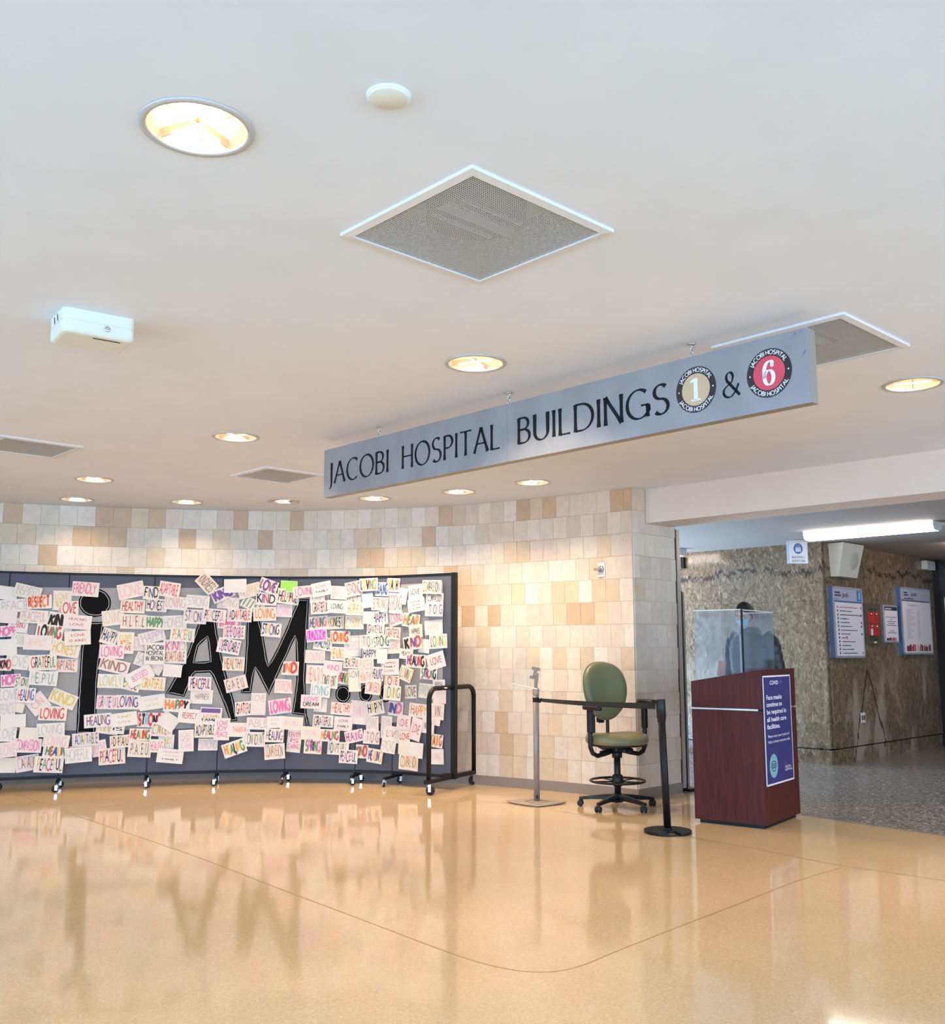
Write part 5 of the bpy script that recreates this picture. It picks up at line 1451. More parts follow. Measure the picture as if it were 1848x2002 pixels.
mb.box((.035, .012, .047), (.075, .008, .028)); mb.box((.035, .012, -.040), (.080, .008, .028)); mb.box((.035, .012, .0), (.034, .008, .075)); mb.build('bracket', steel, SS)
def acrylic(name, tint, gloss, haze, hcol):
    m = bpy.data.materials.new(name); m.use_nodes = True; nt = m.node_tree; nt.nodes.clear(); L = nt.links.new
    out = nt.nodes.new('ShaderNodeOutputMaterial'); tr = nt.nodes.new('ShaderNodeBsdfTransparent'); tr.inputs[0].default_value = tint
    gl = nt.nodes.new('ShaderNodeBsdfGlossy'); gl.inputs['Roughness'].default_value = gloss
    fr = nt.nodes.new('ShaderNodeFresnel'); fr.inputs['IOR'].default_value = 1.5
    df = nt.nodes.new('ShaderNodeBsdfDiffuse'); df.inputs[0].default_value = hcol
    m1 = nt.nodes.new('ShaderNodeMixShader'); m1.inputs[0].default_value = haze
    L(tr.outputs[0], m1.inputs[1]); L(df.outputs[0], m1.inputs[2])
    m2 = nt.nodes.new('ShaderNodeMixShader'); sc_ = nt.nodes.new('ShaderNodeMath'); sc_.operation = 'MULTIPLY'; sc_.inputs[1].default_value = .27; L(fr.outputs[0], sc_.inputs[0]); L(sc_.outputs[0], m2.inputs[0]); L(m1.outputs[0], m2.inputs[1]); L(gl.outputs[0], m2.inputs[2])
    L(m2.outputs[0], out.inputs['Surface']); return m
clear = acrylic('clear_acrylic', (.95, .95, .94, 1), .05, .05, (.9, .9, .88, 1))
edge_clear = mat('polished_acrylic_edge', rgb(236, 228, 214), .2)
mb = MB(); mb.M = TP; mb.box((-.035, -.002, 0), (.245, .003, .285)); ps = mb.build('clear_pane', clear, SS)
mb = MB(); mb.M = TP; mb.box((-.035, -.004, -.1425), (.245, .012, .008)); mb.build('pane_lip', edge_clear, ps)

# ------------------------------------------------------------------ belt stanchion
SQ = empty('belt_stanchion', (1.475, 7.72, 0), 0, 'black leaning post on a notched round foot, its belt stretched to the grey stand', 'stanchion')
lean = Matrix.Translation((0, 0, 0)) @ Matrix.Rotation(R(-1.7), 4, 'Y')
disc_pts = []
for k in range(48):
    a = R(-83 + 15 + (330) * k / 47) ; disc_pts.append((.178 * math.cos(a), .178 * math.sin(a)))
na = R(-83); nd = Vector((math.cos(na), math.sin(na))); npd = Vector((-nd.y, nd.x))
nt_ = [nd * .05 - npd * .036, nd * .04, nd * .05 + npd * .036]
disc_pts += [(p.x, p.y) for p in nt_]
mb = MB(); mb.prism(disc_pts, .004, .022); mb.build('foot_plate', M['dark'], SQ)
mb = MB(); mb.lathe([(.17, 0), (.17, .004), (.10, .004), (.10, 0)], n=40); mb.build('floor_pad', M['rubber'], SQ)
mb = MB(); mb.M = lean; mb.tube([(0, 0, .02), (0, 0, .86)], .0275, 20); mb.lathe([(.0275, .02), (.034, .02), (.034, .034), (.0275, .036)], n=20); mb.build('post', M['dark'], SQ)
mb = MB(); mb.M = lean
mb.lathe([(.0285, .820), (.032, .825), (.032, .848), (.036, .852), (.036, .985), (.033, .992), (0, .992)], n=24); mb.build('belt_head', M['plastic_black'], SQ)
webbing = mat('black_webbing', (.010, .010, .011, 1), .8, bump=.3, bscale=700)
A0 = Vector((1.475 - .030 - .030, 7.72 + .05, .938)); B0 = Vector((.585 + .030, 9.25 - .012, .915))
mb = MB(); rA = []
N = 16; ln = (B0 - A0); dh = Vector((ln.x, ln.y, 0)).normalized(); nn = Vector((dh.y, -dh.x, 0))
for k in range(N + 1):
    t_ = k / N; p = A0 + ln * t_; p.z -= .030 * 4 * t_ * (1 - t_) * .35
    hw = .024 * (1 - .30 * t_)
    tw = R(4 + 26 * max(0, t_ - .55) / .45)
    u = Vector((0, 0, 1)) * math.cos(tw) + nn * math.sin(tw); th = nn * math.cos(tw) * .0009 - Vector((0, 0, 1)) * math.sin(tw) * .0009
    o_ = Vector((1.475, 7.72, 0))
    rA.append([p + u * hw + th - o_, p - u * hw + th - o_, p - u * hw - th - o_, p + u * hw - th - o_])
mb.loft(rA); mb.smooth = [False] * len(mb.f)
bt = mb.build('belt', webbing, SQ)
mb = MB(); c_ = Vector((.585 - 1.475, 9.25 - 7.72, 0))
mb.lathe([(.0278, .895), (.0300, .895), (.0310, .93), (.0300, .937), (.0278, .937)], (c_.x, c_.y, 0), 20); mb.box((c_.x + .034, c_.y - .016, .906), (.024, .012, .034), rot=Matrix.Rotation(R(20), 4, 'Y')); mb.build('belt_loop', webbing, bt)

# ------------------------------------------------------------------ lectern
LA = Vector((2.262, 7.845, 0)); fx = Vector((-.802, .597, 0)); fy = Vector((.597, .802, 0))
# local x along the poster face (from the near corner), local y towards the user's end
LE = empty('lectern', tuple(LA), math.atan2(fy.y, fy.x), 'dark red wooden lectern with sloping top and a blue poster on its front', 'lectern')
def wood(name, base, lo):
    m = mat(name, base, .5, coat=.0, spec=.3)
    nt = m.node_tree; b = nt.nodes['Principled BSDF']; L = nt.links.new
    tc = nt.nodes.new('ShaderNodeTexCoord'); mp = nt.nodes.new('ShaderNodeMapping'); mp.inputs['Scale'].default_value = (26, 26, 1.3); L(tc.outputs['Object'], mp.inputs['Vector'])
    n = nt.nodes.new('ShaderNodeTexNoise'); n.inputs['Scale'].default_value = 2.2; n.inputs['Detail'].default_value = 7; n.inputs['Distortion'].default_value = .7; L(mp.outputs[0], n.inputs['Vector'])
    r = nt.nodes.new('ShaderNodeValToRGB'); r.color_ramp.elements[0].position = .3; r.color_ramp.elements[1].position = .72; r.color_ramp.elements[0].color = lo; r.color_ramp.elements[1].color = base
    L(n.outputs['Fac'], r.inputs['Fac']); L(r.outputs['Color'], b.inputs['Base Color']); return m
mahog = wood('mahogany_veneer', rgb(90, 28, 23), rgb(56, 15, 14))
LW, LD = .775, .590      # along the poster face, and deep
zt = lambda y: 1.215 - .100 * y / LD
def lect_block(z0, z1a, z1b, x0, x1, y0, y1):
    return [(x0, y0, z0), (x1, y0, z0), (x1, y1, z0), (x0, y1, z0), (x0, y0, z1a), (x1, y0, z1a), (x1, y1, z1b), (x0, y1, z1b)], [(0, 3, 2, 1), (4, 5, 6, 7), (0, 1, 5, 4), (1, 2, 6, 5), (2, 3, 7, 6), (3, 0, 4, 7)]
mb = MB(); mb.add(*lect_block(.028, .892, .892, 0, LW, 0, LD)); mb.build('cabinet', mahog, LE)
mb = MB(); mb.add(*lect_block(.907, zt(0), zt(LD), 0, LW, 0, LD)); mb.build('sloped_top', mahog, LE)
mb = MB(); mb.add(*lect_block(.892, .907, .907, .012, LW - .012, .012, LD - .012)); mb.build('shadow_gap', M['dark'], LE); mb = MB(); mb.add(*lect_block(0, .028, .028, .03, LW - .03, .03, LD - .03)); mb.build('plinth', M['dark'], LE)
# satin strip in the groove of the side, stopping short of the corner
mb = MB(); mb.box((.008, LD / 2 + .018, .8995), (.012, LD - .036, .0125)); mb.box((LW * .5, .008, .8995), (LW - .10, .010, .0125)); mb.build('metal_strip', M['metal'], LE)
mb = MB(); mb.box((.49, -.0006, 1.19), (.006, .001, .05)); mb.build('seam', M['dark'], LE)

shield_m = acrylic('painted_haze_acrylic', (.90, .93, .96, 1), .05, .018, (.75, .82, .9, 1))  # pale blue film paints in the haze of reflected window light
SH = empty('acrylic_shield', tuple(LA + fx * .15), math.atan2(fy.y, fy.x), 'clear acrylic sneeze shield standing on top of the dark red lectern', 'shield')
def pane(name, x0, y0, x1, y1, ztop):
    """a sheet standing on the sloping top between two points of the lectern's frame"""
    oy = .15
    d_ = Vector((x1 - x0, y1 - y0)).normalized(); nrm = Vector((-d_.y, d_.x)) * .0028
    vs_ = []
    for (x, y) in ((x0, y0), (x1, y1)):
        for s_ in (-1, 1):
            for z in (zt(y) + .0005, ztop):
                vs_.append((x + nrm.x * s_, y - oy + nrm.y * s_, z))
    mb = MB(); mb.add(vs_, [(0, 1, 3, 2), (4, 6, 7, 5), (0, 4, 5, 1), (2, 3, 7, 6), (1, 5, 7, 3), (0, 2, 6, 4)])
    p = mb.build(name, shield_m, SH)
    mb = MB(); a = Vector((x0, y0 - oy, ztop)); b = Vector((x1, y1 - oy, ztop)); mid = (a + b) / 2
    mb.box(tuple(mid + Vector((0, 0, .0035))), ((b - a).length, .0075, .007), rot=Matrix.Rotation(math.atan2(d_.y, d_.x), 4, 'Z'))
    mb.build('edge_trim', edge_clear, p)
    return p
pane('side_pane', .028, .555, .028, .155, 1.686)
pane('front_pane', .036, .15, .735, .15, 1.684)
pane('side_pane', .742, .155, .742, .45, 1.684)
mb = MB(); z0 = zt(.15); mb.box((.028, 0, (z0 + 1.69) / 2), (.013, .013, 1.69 - z0 - .001)); mb.build('corner_post', M['dark'], SH)
pk = mat('orange_brown_reflection', rgb(176, 112, 76), .7, vary=.15, scale=30)  # solid block gives the shape and colour of a reflection in the shield
PK = empty('reflection_block', tuple(LA + fy * .16 + fx * .40 + Vector((0, 0, zt(.40) + .006))), math.atan2(fy.y, fy.x) + .5, 'small orange-brown block standing in for a reflection in the clear shield', 'box')
mb = MB(); mb.M = Matrix.Rotation(R(9.6), 4, 'X'); mb.box((0, 0, .062), (.135, .05, .12), bev=.003); mb.build('block_body', pk, PK)
mb = MB(); mb.M = Matrix.Rotation(R(9.6), 4, 'X'); mb.box((0, 0, .124), (.136, .052, .006)); mb.build('block_top', pk, PK)

# poster on the lectern's front
PO = empty('poster', tuple(LA + fy * .0 - fx * .0), math.atan2(fy.y, fy.x), 'blue health poster asking for face masks on the lectern front', 'poster')
navy = mat('navy_print', rgb(48, 46, 112), .35); white_p = mat('white_print', rgb(236, 232, 236), .5); cyan_p = mat('pale_blue_print', rgb(128, 172, 186), .5); teal_p = mat('teal_print', rgb(40, 84, 100), .5); red_p = mat('red_print', rgb(206, 70, 76), .5); blue_p = mat('mid_blue_print', rgb(96, 120, 190), .5)
X0, X1, Z0, Z1 = .012, .635, .318, 1.165
def pz(x, z): return Z0
mb = MB(); mb.box(((X0 + X1) / 2, -.004, (Z0 + Z1) / 2), (X1 - X0, .006, Z1 - Z0)); mb.build('poster_board', navy, PO)
mb = MB(); w_ = .012
for c_, d_ in ((((X0 + X1) / 2, -.0062, Z1 - .006), (X1 - X0, .006, w_)), (((X0 + X1) / 2, -.0062, Z0 + .006), (X1 - X0, .006, w_)), ((X0 + .006, -.0062, (Z0 + Z1) / 2), (w_, .006, Z1 - Z0)), ((X1 - .003, -.0062, (Z0 + Z1) / 2), (.006, .006, Z1 - Z0))): mb.box(c_, d_)
mb.build('poster_frame', white_p, PO)
pp = lambda x, z: (x, -.0076, z)
PWd = X1 - X0; PHt = Z1 - Z0
def ptext(lines, m, name, bold):
    for (t_, fx_, fz_, sz, wd) in lines:
        mb = MB(); type_line(mb, t_, X0 + PWd * fx_, Z1 - PHt * fz_, sz * PHt, pp, PWd * wd, bold); mb.build(name, m, PO)
ptext([('COVID', .24, .085, .052, .31)], white_p, 'heading', .02)
ptext([('-19', .55, .085, .052, .15)], blue_p, 'heading', .01)
ptext([('Face masks', .10, .222, .060, .56), ('continue to', .10, .287, .060, .56), ('be required in', .10, .355, .060, .70), ('all health care', .10, .424, .060, .70), ('facilities.', .10, .490, .060, .46)], white_p, 'message', .018)
ptext([('Please wear your mask and', .11, .570, .036, .77), ('help us keep everyone safe.', .11, .620, .036, .80)], white_p, 'message', .0)
ptext([('NYC', .68, .846, .026, .09)], red_p, 'mark', .01)
ptext([('HEALTH+', .68, .874, .028, .22), ('HOSPITALS', .68, .902, .028, .26)], white_p, 'mark', .012)
mb = MB(); cxp, czp, rp = X0 + PWd * .275, Z0 + PHt * .17, .092
mb.add([(cxp + rp * math.cos(2 * PI * k / 36), -.0074, czp + rp * math.sin(2 * PI * k / 36)) for k in range(36)], [tuple(range(36))]); mb.build('mask_badge', cyan_p, PO, fix=False)
mb = MB()
def pstroke(pts, w): 
    rb = ribbon([(cxp + a * rp, czp + b * rp) for a, b in pts], lambda *q: w); mb.add([(x, -.0078, z) for ab in rb for x, z in ab], [(2 * i, 2 * i + 1, 2 * i + 3, 2 * i + 2) for i in range(len(rb) - 1)])
pstroke([(-.5, .30), (0, .40), (.5, .30), (.5, -.1), (.25, -.42), (-.25, -.42), (-.5, -.1), (-.5, .30)], .008)
for z_ in (.15, .0, -.15): pstroke([(-.45, z_), (.45, z_)], .008)
pstroke([(.5, .25), (.72, .15), (.72, -.05), (.48, -.12)], .006); pstroke([(-.5, .25), (-.72, .15), (-.72, -.05), (-.48, -.12)], .006)
mb.build('mask_drawing', teal_p, PO)
mb = MB()
for k in range(12):
    a = 2 * PI * k / 12; mb.add([(X0 + PWd * .15 + .03 * math.cos(a) * q + .004 * math.cos(a + 1.57) * s_, -.0076, Z1 - PHt * .075 + .045 * math.sin(a) * q + .004 * math.sin(a + 1.57) * s_) for q, s_ in ((.45, -1), (.45, 1), (1, 1), (1, -1))], [(0, 1, 2, 3)])
mb.build('virus_drawing', mat('dim_blue_print', rgb(66, 74, 150), .5), PO)

# ------------------------------------------------------------------ aluminium gate post by the jamb
g = SIDE_B + SD * .13 + SN * (-.03)
GP = empty('gate_post', (g.x, g.y, 0), math.atan2(SD.y, SD.x), 'slim aluminium post with a black edge standing by the door jamb', 'post')
mb = MB(); mb.box((.016, 0, .985), (.030, .05, 1.93)); mb.build('channel', M['metal'], GP)
mb = MB(); mb.box((-.009, .0, .985), (.018, .04, 1.95)); mb.build('black_edge', M['dark'], GP)
mb = MB(); mb.box((.05, 0, .012), (.17, .13, .024), bev=.004); mb.build('foot', M['dark'], GP)

# ------------------------------------------------------------------ key switch on the curved wall
def wall_hit(x, y):
    d_ = ray(x, y)
    for i in range(len(WP) - 1, 0, -1):
        a = Vector((WP[i - 1][0], WP[i - 1][1], 0)); b = Vector((WP[i][0], WP[i][1], 0)); t_ = b - a
        den = d_.x * t_.y - d_.y * t_.x; k = (a.x * t_.y - a.y * t_.x) / den; q_ = Vector((d_.x * k, d_.y * k, 0)); f = (q_ - a).dot(t_) / t_.length_squared
        if 0 <= f <= 1: return Vector((q_.x, q_.y, CAMZ + d_.z * k)), t_.normalized()
p, t = wall_hit(1178, 1114); nn = Vector((t.y, -t.x, 0)); p = p + nn * .011
KS = empty('key_switch', tuple(p), math.atan2(t.y, t.x), 'small white key switch plate high on the pale stone wall', 'switch')
mb = MB(); mb.box((0, -.006, 0), (.085, .012, .140), bev=.004); mb.build('plate', M['white_plastic'], KS)
mb = MB(); mb.lathe([(0, .0), (.034, 0), (.032, .012), (0, .012)], (0, -.012, .005), 8, rot=Matrix.Rotation(PI / 2, 4, 'X')); mb.build('rosette', M['metal'], KS)
mb = MB(); mb.tube([(0, -.024, .005), (0, -.045, .005)], .014, 12); mb.box((-.02, -.05, .005), (.075, .02, .026), bev=.004); mb.build('knob', M['metal'], KS)

# ------------------------------------------------------------------ corridor things
def on_wall(name, Mx, x, z, label, cat, out):
    """a thing hung on a corridor wall: local x to the right as seen, y into the wall, z up"""
    o = bpy.data.objects.new(name, None); o.empty_display_size = .1; COL.objects.link(o)
    d = MR_D if out == 'R' else -ML_D
    q_ = ML0 + (MR_D * x if out == 'R' else ML_D * x)
    o.location = (q_.x, q_.y, z); o.rotation_euler = (0, 0, math.atan2(d.y, d.x))
    tag(o, label, cat); return o
blue_edge = mat('blue_grey_edge', rgb(92, 116, 156), .35, .5); frame_grey = mat('silver_frame', rgb(168, 168, 180), .4, .3)
sheet_w = mat('directory_white', rgb(232, 222, 226), .5); head_m = mat('directory_header', rgb(176, 172, 192), .5)
navy2 = mat('navy_ink', rgb(44, 42, 82), .5); ink_k = mat('black_ink', rgb(40, 36, 42), .6); ink_r = mat('red_ink', rgb(196, 54, 84), .6); blue_t = mat('blue_tile', rgb(40, 128, 190), .5); ink_g = mat('grey_ink', rgb(150, 144, 152), .6)
def board_sign(w, h, label, hd):
    o = on_wall('directory', None, hd[0] + w / 2, hd[1] + h / 2, label, 'sign', 'R')
    mb = MB(); mb.box((0, -.025, 0), (w, .05, h)); mb.build('case', blue_edge, o)
    mb = MB()
    for c_, d_ in (((0, -.052, h / 2 - .012), (w, .012, .024)), ((0, -.052, -h / 2 + .012), (w, .012, .024)), ((-w / 2 + .012, -.052, 0), (.024, .012, h)), ((w / 2 - .012, -.052, 0), (.024, .012, h))): mb.box(c_, d_)
    mb.build('frame', frame_grey, o)
    mb = MB(); mb.box((0, -.0515, h / 2 - .10), (w - .05, .003, .152)); mb.build('header', head_m, o)
    mb = MB(); mb.box((.01, -.0515, -.085), (w - .07, .003, h - .22)); mb.build('sheet', sheet_w, o)
    return o
def bars(mb, x, z, w, h, y=-.0536): mb.add([(x, y, z), (x + w, y, z), (x + w, y, z + h), (x, y, z + h)], [(0, 1, 2, 3)])
def words(mb, x, z, w, h, r_, y=-.0536):
    e = x + w
    while x < e:
        l = r_.uniform(.6, 2.2) * h * 1.6; bars(mb, x, z, min(l, e - x), h * r_.uniform(.7, 1.0), y); x += l + h * .5
W1, H1 = .825, .885
D1 = board_sign(W1, H1, 'tall white floor directory with a blue number 1 at its corner', (.095, 1.278))
dp = lambda x, z: (x, -.0538, z)
mb = MB(); type_line(mb, 'Jacobi', -.16, H1 / 2 - .125, .085, dp, .17, .02); mb.build('title', navy2, D1)
mb = MB(); r_ = random.Random(3); bars(mb, -.36, H1 / 2 - .085, .15, .020); bars(mb, -.36, H1 / 2 - .120, .17, .020)
mb.build('mark', navy2, D1)
mb = MB(); type_line(mb, 'Floor 1', -.36, H1 / 2 - .168, .038, dp, .10, .01); mb.build('floor_name', blue_t, D1)
mb = MB(); mb.box((.315, -.0535, H1 / 2 - .10), (.125, .002, .135)); t1 = mb.build('number_tile', blue_t, D1)
mb = MB(); type_line(mb, '1', .315, H1 / 2 - .14, .12, lambda x, z: (x, -.0552, z), .045, .02, 'C'); mb.build('number', white_p, t1)
L1 = [('E', .56, 'r', 1), ('', .37, 'k', 0), ('', .64, 'k', 1), ('', .26, 'k', 0), ('', .27, 'k', 1), ('', .33, 'k', 1), ('', .49, 'k', 0), ('', .27, 'k', 1), ('', .12, 'k', 2), ('', .41, 'k', 0), ('', .27, 'k', 0), ('', .35, 'k', 0), ('', .45, 'k', 1), ('', .12, 'k', 3)]
mk = MB(); mr_ = MB()
for i, (q_, w, c_, e_) in enumerate(L1):
    z = H1 / 2 - .262 - i * .0475; m_ = mr_ if c_ == 'r' else mk
    words(m_, -.245 + i * .0022, z, w * .92, .014, r_)
    bars(m_, -.320 + i * .0022, z - .006, .028, .028)
    if e_ == 1: bars(mr_ if i in (0, 12) else mk, .335, z - .004, .03, .026)
    if e_ == 2: bars(mr_, -.10, z - .006, .04, .03)
    if e_ == 3: bars(mk, -.09, z - .006, .04, .03)
mk.build('listing', ink_k, D1); mr_.build('listing', ink_r, D1)
W2, H2 = 1.04, .93
D2 = board_sign(W2, H2, 'second white directory with a grey department list, near the dark door', (2.128, 1.318))
mb = MB(); type_line(mb, 'Jacobi', -.16, H2 / 2 - .115, .075, dp, .19, .02); bars(mb, -.41, H2 / 2 - .085, .13, .020); bars(mb, -.41, H2 / 2 - .118, .16, .020); words(mb, -.40, H2 / 2 - .165, .32, .02, r_); mb.build('title', navy2, D2)
mb = MB(); type_line(mb, 'DEPARTMENT', -.30, H2 / 2 - .262, .035, dp, .30, .0); mb.build('title', ink_g, D2); mb = MB()
for i in range(20):
    z = H2 / 2 - .315 - i * .0205 * 1.02
    words(mb, -.36, z, r_.uniform(.10, .30), .008, r_); words(mb, .02, z, .07, .008, r_)
mb.build('listing', ink_g, D2)
def stripe_band(o, x0, x1, z, h, y):
    cs = [navy2, ink_r, red_p, tan_vinyl, mat('orange_print', rgb(222, 120, 60), .5), ink_k, white_p, mat('mauve_print', rgb(170, 130, 150), .5)]
    mb = MB(); x = x0; rr = random.Random(9)
    while x < x1:
        w = rr.uniform(.02, .05); mb.cur = rr.randrange(len(cs)); bars(mb, x, z, min(w, x1 - x), h * rr.uniform(.6, 1), y); x += w
    return mb.build('picture_band', cs, o)
stripe_band(D2, -.40, .44, -H2 / 2 + .045, .10, -.0536)
NB = on_wall('notice', None, 1.855, 1.73, 'small framed white notice with a dark blue header, between red box and directory', 'notice', 'R')
mb = MB(); mb.box((0, -.010, 0), (.455, .02, .51), bev=.004); mb.build('frame', frame_grey, NB)
mb = MB(); mb.box((0, -.0215, 0), (.40, .003, .46)); mb.build('sheet', sheet_w, NB)
mb = MB(); mb.box((0, -.0222, .205), (.40, .0035, .05)); hb = mb.build('header', navy2, NB)
mb = MB(); words(mb, -.18, .195, .2, .020, r_, -.0245); mb.build('header_mark', white_p, hb)
mb = MB()
for z, w in ((.085, .34), (.055, .05), (.028, .28), (.002, .20), (-.024, .30), (-.125, .28)): words(mb, -w / 2, z, w, .011, r_, -.0236)
mb.build('message', ink_k, NB)
mb = MB(); words(mb, -.08, -.10, .16, .012, r_, -.0236); mb.build('message', ink_r, NB)
stripe_band(NB, -.18, .18, -.225, .045, -.0236)
HB = on_wall('call_box', None, 1.275, 1.715, 'red panel of four emergency points in a brown frame on the corridor wall', 'call box', 'R')
brown_m = mat('brown_bronze', rgb(104, 92, 76), .4, .4); red_m = mat('red_enamel', rgb(188, 36, 32), .35)
mb = MB(); mb.box((0, -.012, 0), (.475, .024, .53), bev=.004); mb.build('back_frame', brown_m, HB)
for z in (.085, -.075):
    for x in (-.078, .078):
        mb = MB(); mb.box((x, -.0265, z), (.150, .012, .150), bev=.003); rp_ = mb.build('red_panel', red_m, HB)
        mb = MB(); mb.lathe([(0, 0), (.016, 0), (.016, .010), (.010, .018), (0, .020)], (x - .0, -.0325, z + .045), 14, rot=Matrix.Rotation(PI / 2, 4, 'X')); mb.build('knob', M['chrome'], rp_)
        if x < 0 and z < 0:
            mb = MB(); mb.box((x, -.036, z - .03), (.045, .012, .085), bev=.004); mb.build('white_tag', M['white_plastic'], rp_)
mb = MB()
for z, w in ((.195, .24), (.180, .20), (-.175, .25), (-.195, .26), (-.21, .24)): words(mb, -w / 2, z, w, .012, r_, -.0248)
mb.build('caption', ink_k, HB)
mb = MB(); mb.box((.03, -.027, -.236), (.075, .008, .018)); mb.build('white_label', M['white_plastic'], HB)
OT = on_wall('wall_outlet', None, .865, .525, 'white double power outlet low on the swirled stone wall', 'outlet', 'R')
mb = MB(); mb.box((0, -.004, 0), (.125, .008, .125), bev=.002); mb.build('plate', M['white_plastic'], OT)
for x in (-.028, .028):
    mb = MB(); mb.box((x, -.0095, 0), (.034, .005, .060), bev=.001); sk = mb.build('socket', brown_m, OT)
# speaker
SPK = on_wall('wall_speaker', None, .44, 2.50, 'cream wedge-shaped wall speaker with a round grille under the corridor ceiling', 'speaker', 'R')
mb = MB(); hw = .29
sec = [(-.185, .065), (.205, .19)]
vs_ = []
for x in (-hw, hw):
    k = 1.0
    for z, d_ in ((-.215, .10), (.20, .20)):
        xx = x * (.90 if z < 0 else 1.0)
        vs_ += [(xx, 0, z), (xx, -d_, z)]
mb.add(vs_, [(0, 1, 3, 2), (4, 6, 7, 5), (0, 4, 5, 1), (2, 3, 7, 6), (1, 5, 7, 3), (0, 2, 6, 4)])
mb.build('cabinet', mat('cream_enamel', rgb(212, 206, 190), .5), SPK)
tl = math.atan2(.10, .415)
mb = MB(); mb.M = Matrix.Translation((.10, -.1495, -.01)) @ Matrix.Rotation(PI / 2 + tl, 4, 'X')
mb.lathe([(0, .004), (.105, .004), (.112, 0.0), (.112, -.004)], n=32); mb.build('grille', mat('grille_cloth', rgb(184, 178, 166), .7, vary=.15, scale=260), SPK)
# lift sign hung from the corridor ceiling
ES = empty('lift_sign', (3.985, 12.06, 2.71), R(4), 'small white box sign reading BUILDING 1 ELEVATORS under a blue round symbol', 'sign')
mb = MB(); mb.box((0, 0, -.15), (.235, .06, .27)); mb.build('sign_box', white_p, ES)
mb = MB(); mb.box((0, 0, -.009), (.20, .03, .018)); mb.build('ceiling_mount', M['metal'], ES)
mb = MB()
for x in (-.1175, .1175): mb.box((x, 0, -.15), (.006, .066, .276))
for z in (-.015, -.285): mb.box((0, 0, z), (.235, .066, .006))
mb.build('edge_frame', frame_grey, ES)
mb = MB(); mb.add([(.058 * math.cos(2 * PI * k / 32), -.0308, -.105 + .066 * math.sin(2 * PI * k / 32)) for k in range(32)], [tuple(range(32))]); sy = mb.build('symbol', mat('sign_blue', rgb(24, 96, 160), .4), ES, fix=False)
mb = MB()
for x in (-.023, 0, .023):
    mb.add([(x - .008, -.0316, -.145), (x + .008, -.0316, -.145), (x + .009, -.0316, -.098), (x - .009, -.0316, -.098)], [(0, 1, 2, 3)])
    mb.add([(x + .007 * math.cos(2 * PI * k / 10), -.0316, -.088 + .007 * math.sin(2 * PI * k / 10)) for k in range(10)], [tuple(range(10))])
mb.add([(-.018, -.0316, -.070), (-.006, -.0316, -.070), (-.012, -.0316, -.060)], [(0, 1, 2)]); mb.add([(.006, -.0316, -.060), (.018, -.0316, -.060), (.012, -.0316, -.070)], [(0, 1, 2)])
mb.build('figures', white_p, sy)
mb = MB(); type_line(mb, 'BUILDING 1', 0, -.222, .036, lambda x, z: (x, -.0308, z), .165, .012, 'C'); type_line(mb, 'ELEVATORS', 0, -.268, .036, lambda x, z: (x, -.0308, z), .165, .012, 'C'); mb.build('lettering', navy2, ES)
# junction box with cables
JB = on_wall('junction_box', None, 2.15, 2.575, 'white junction box with two dark cables high at the corridor end', 'junction box', 'L')
mb = MB(); mb.box((0, -.05, 0), (.20, .10, .145), bev=.006); mb.build('case', M['white_plastic'], JB)
mb = MB(); mb.box((.13, -.028, 0), (.04, .05, .15)); mb.build('side_bracket', M['dark'], JB)
for x in (.0, .06):
    mb = MB(); mb.tube([(x, -.05, -.07), (x - .01, -.05, -.13), (x - .06, -.05, -.22), (x - .16, -.05, -.34), (x - .20, -.05, -.5)], .006, 6); mb.build('cable', duct_m, JB)
# emergency light by the dark door frame
EM = on_wall('emergency_light', None, 3.22, 2.605, 'white ribbed emergency light next to the dark door frame top', 'emergency light', 'R')
mb = MB(); mb.box((0, -.04, 0), (.32, .08, .13), bev=.006); mb.build('case', M['white_plastic'], EM)
for z in (-.04, -.01, .02, .05):
    mb = MB(); mb.box((0, -.084, z), (.28, .012, .010)); mb.build('rib', frame_grey, EM)
# dark door frame at the end of the near corridor wall
door_dark = mat('dark_bronze', rgb(34, 26, 24), .45, .2)
dr = on_wall('door_1', None, 3.46, 0, None, None, 'R'); dr['kind'] = 'structure'
mb = MB(); mb.box((.10, -.04, 1.35), (.20, .12, 2.70)); mb.build('jamb', door_dark, dr)
mb = MB(); mb.box((.75, -.004, 1.30), (1.08, .03, 2.60)); mb.build('leaf', mat('dark_door', rgb(58, 48, 40), .4), dr)
mb = MB(); mb.box((.80, -.04, 2.66), (1.2, .12, .09)); mb.build('head', door_dark, dr)
PA = on_wall('push_plate', None, 3.63, 2.02, 'pale metal plate fixed high on the dark door frame', 'plate', 'R')
PA.location = Vector(PA.location) + Vector((-.70, .714, 0)) * 0
mb = MB(); mb.box((0, -.108, 0), (.12, .014, .26), bev=.004); mb.build('plate', M['white_plastic'], PA)
mb = MB(); mb.box((-.035, -.118, .02), (.03, .008, .10)); mb.build('slot', door_dark, PA)

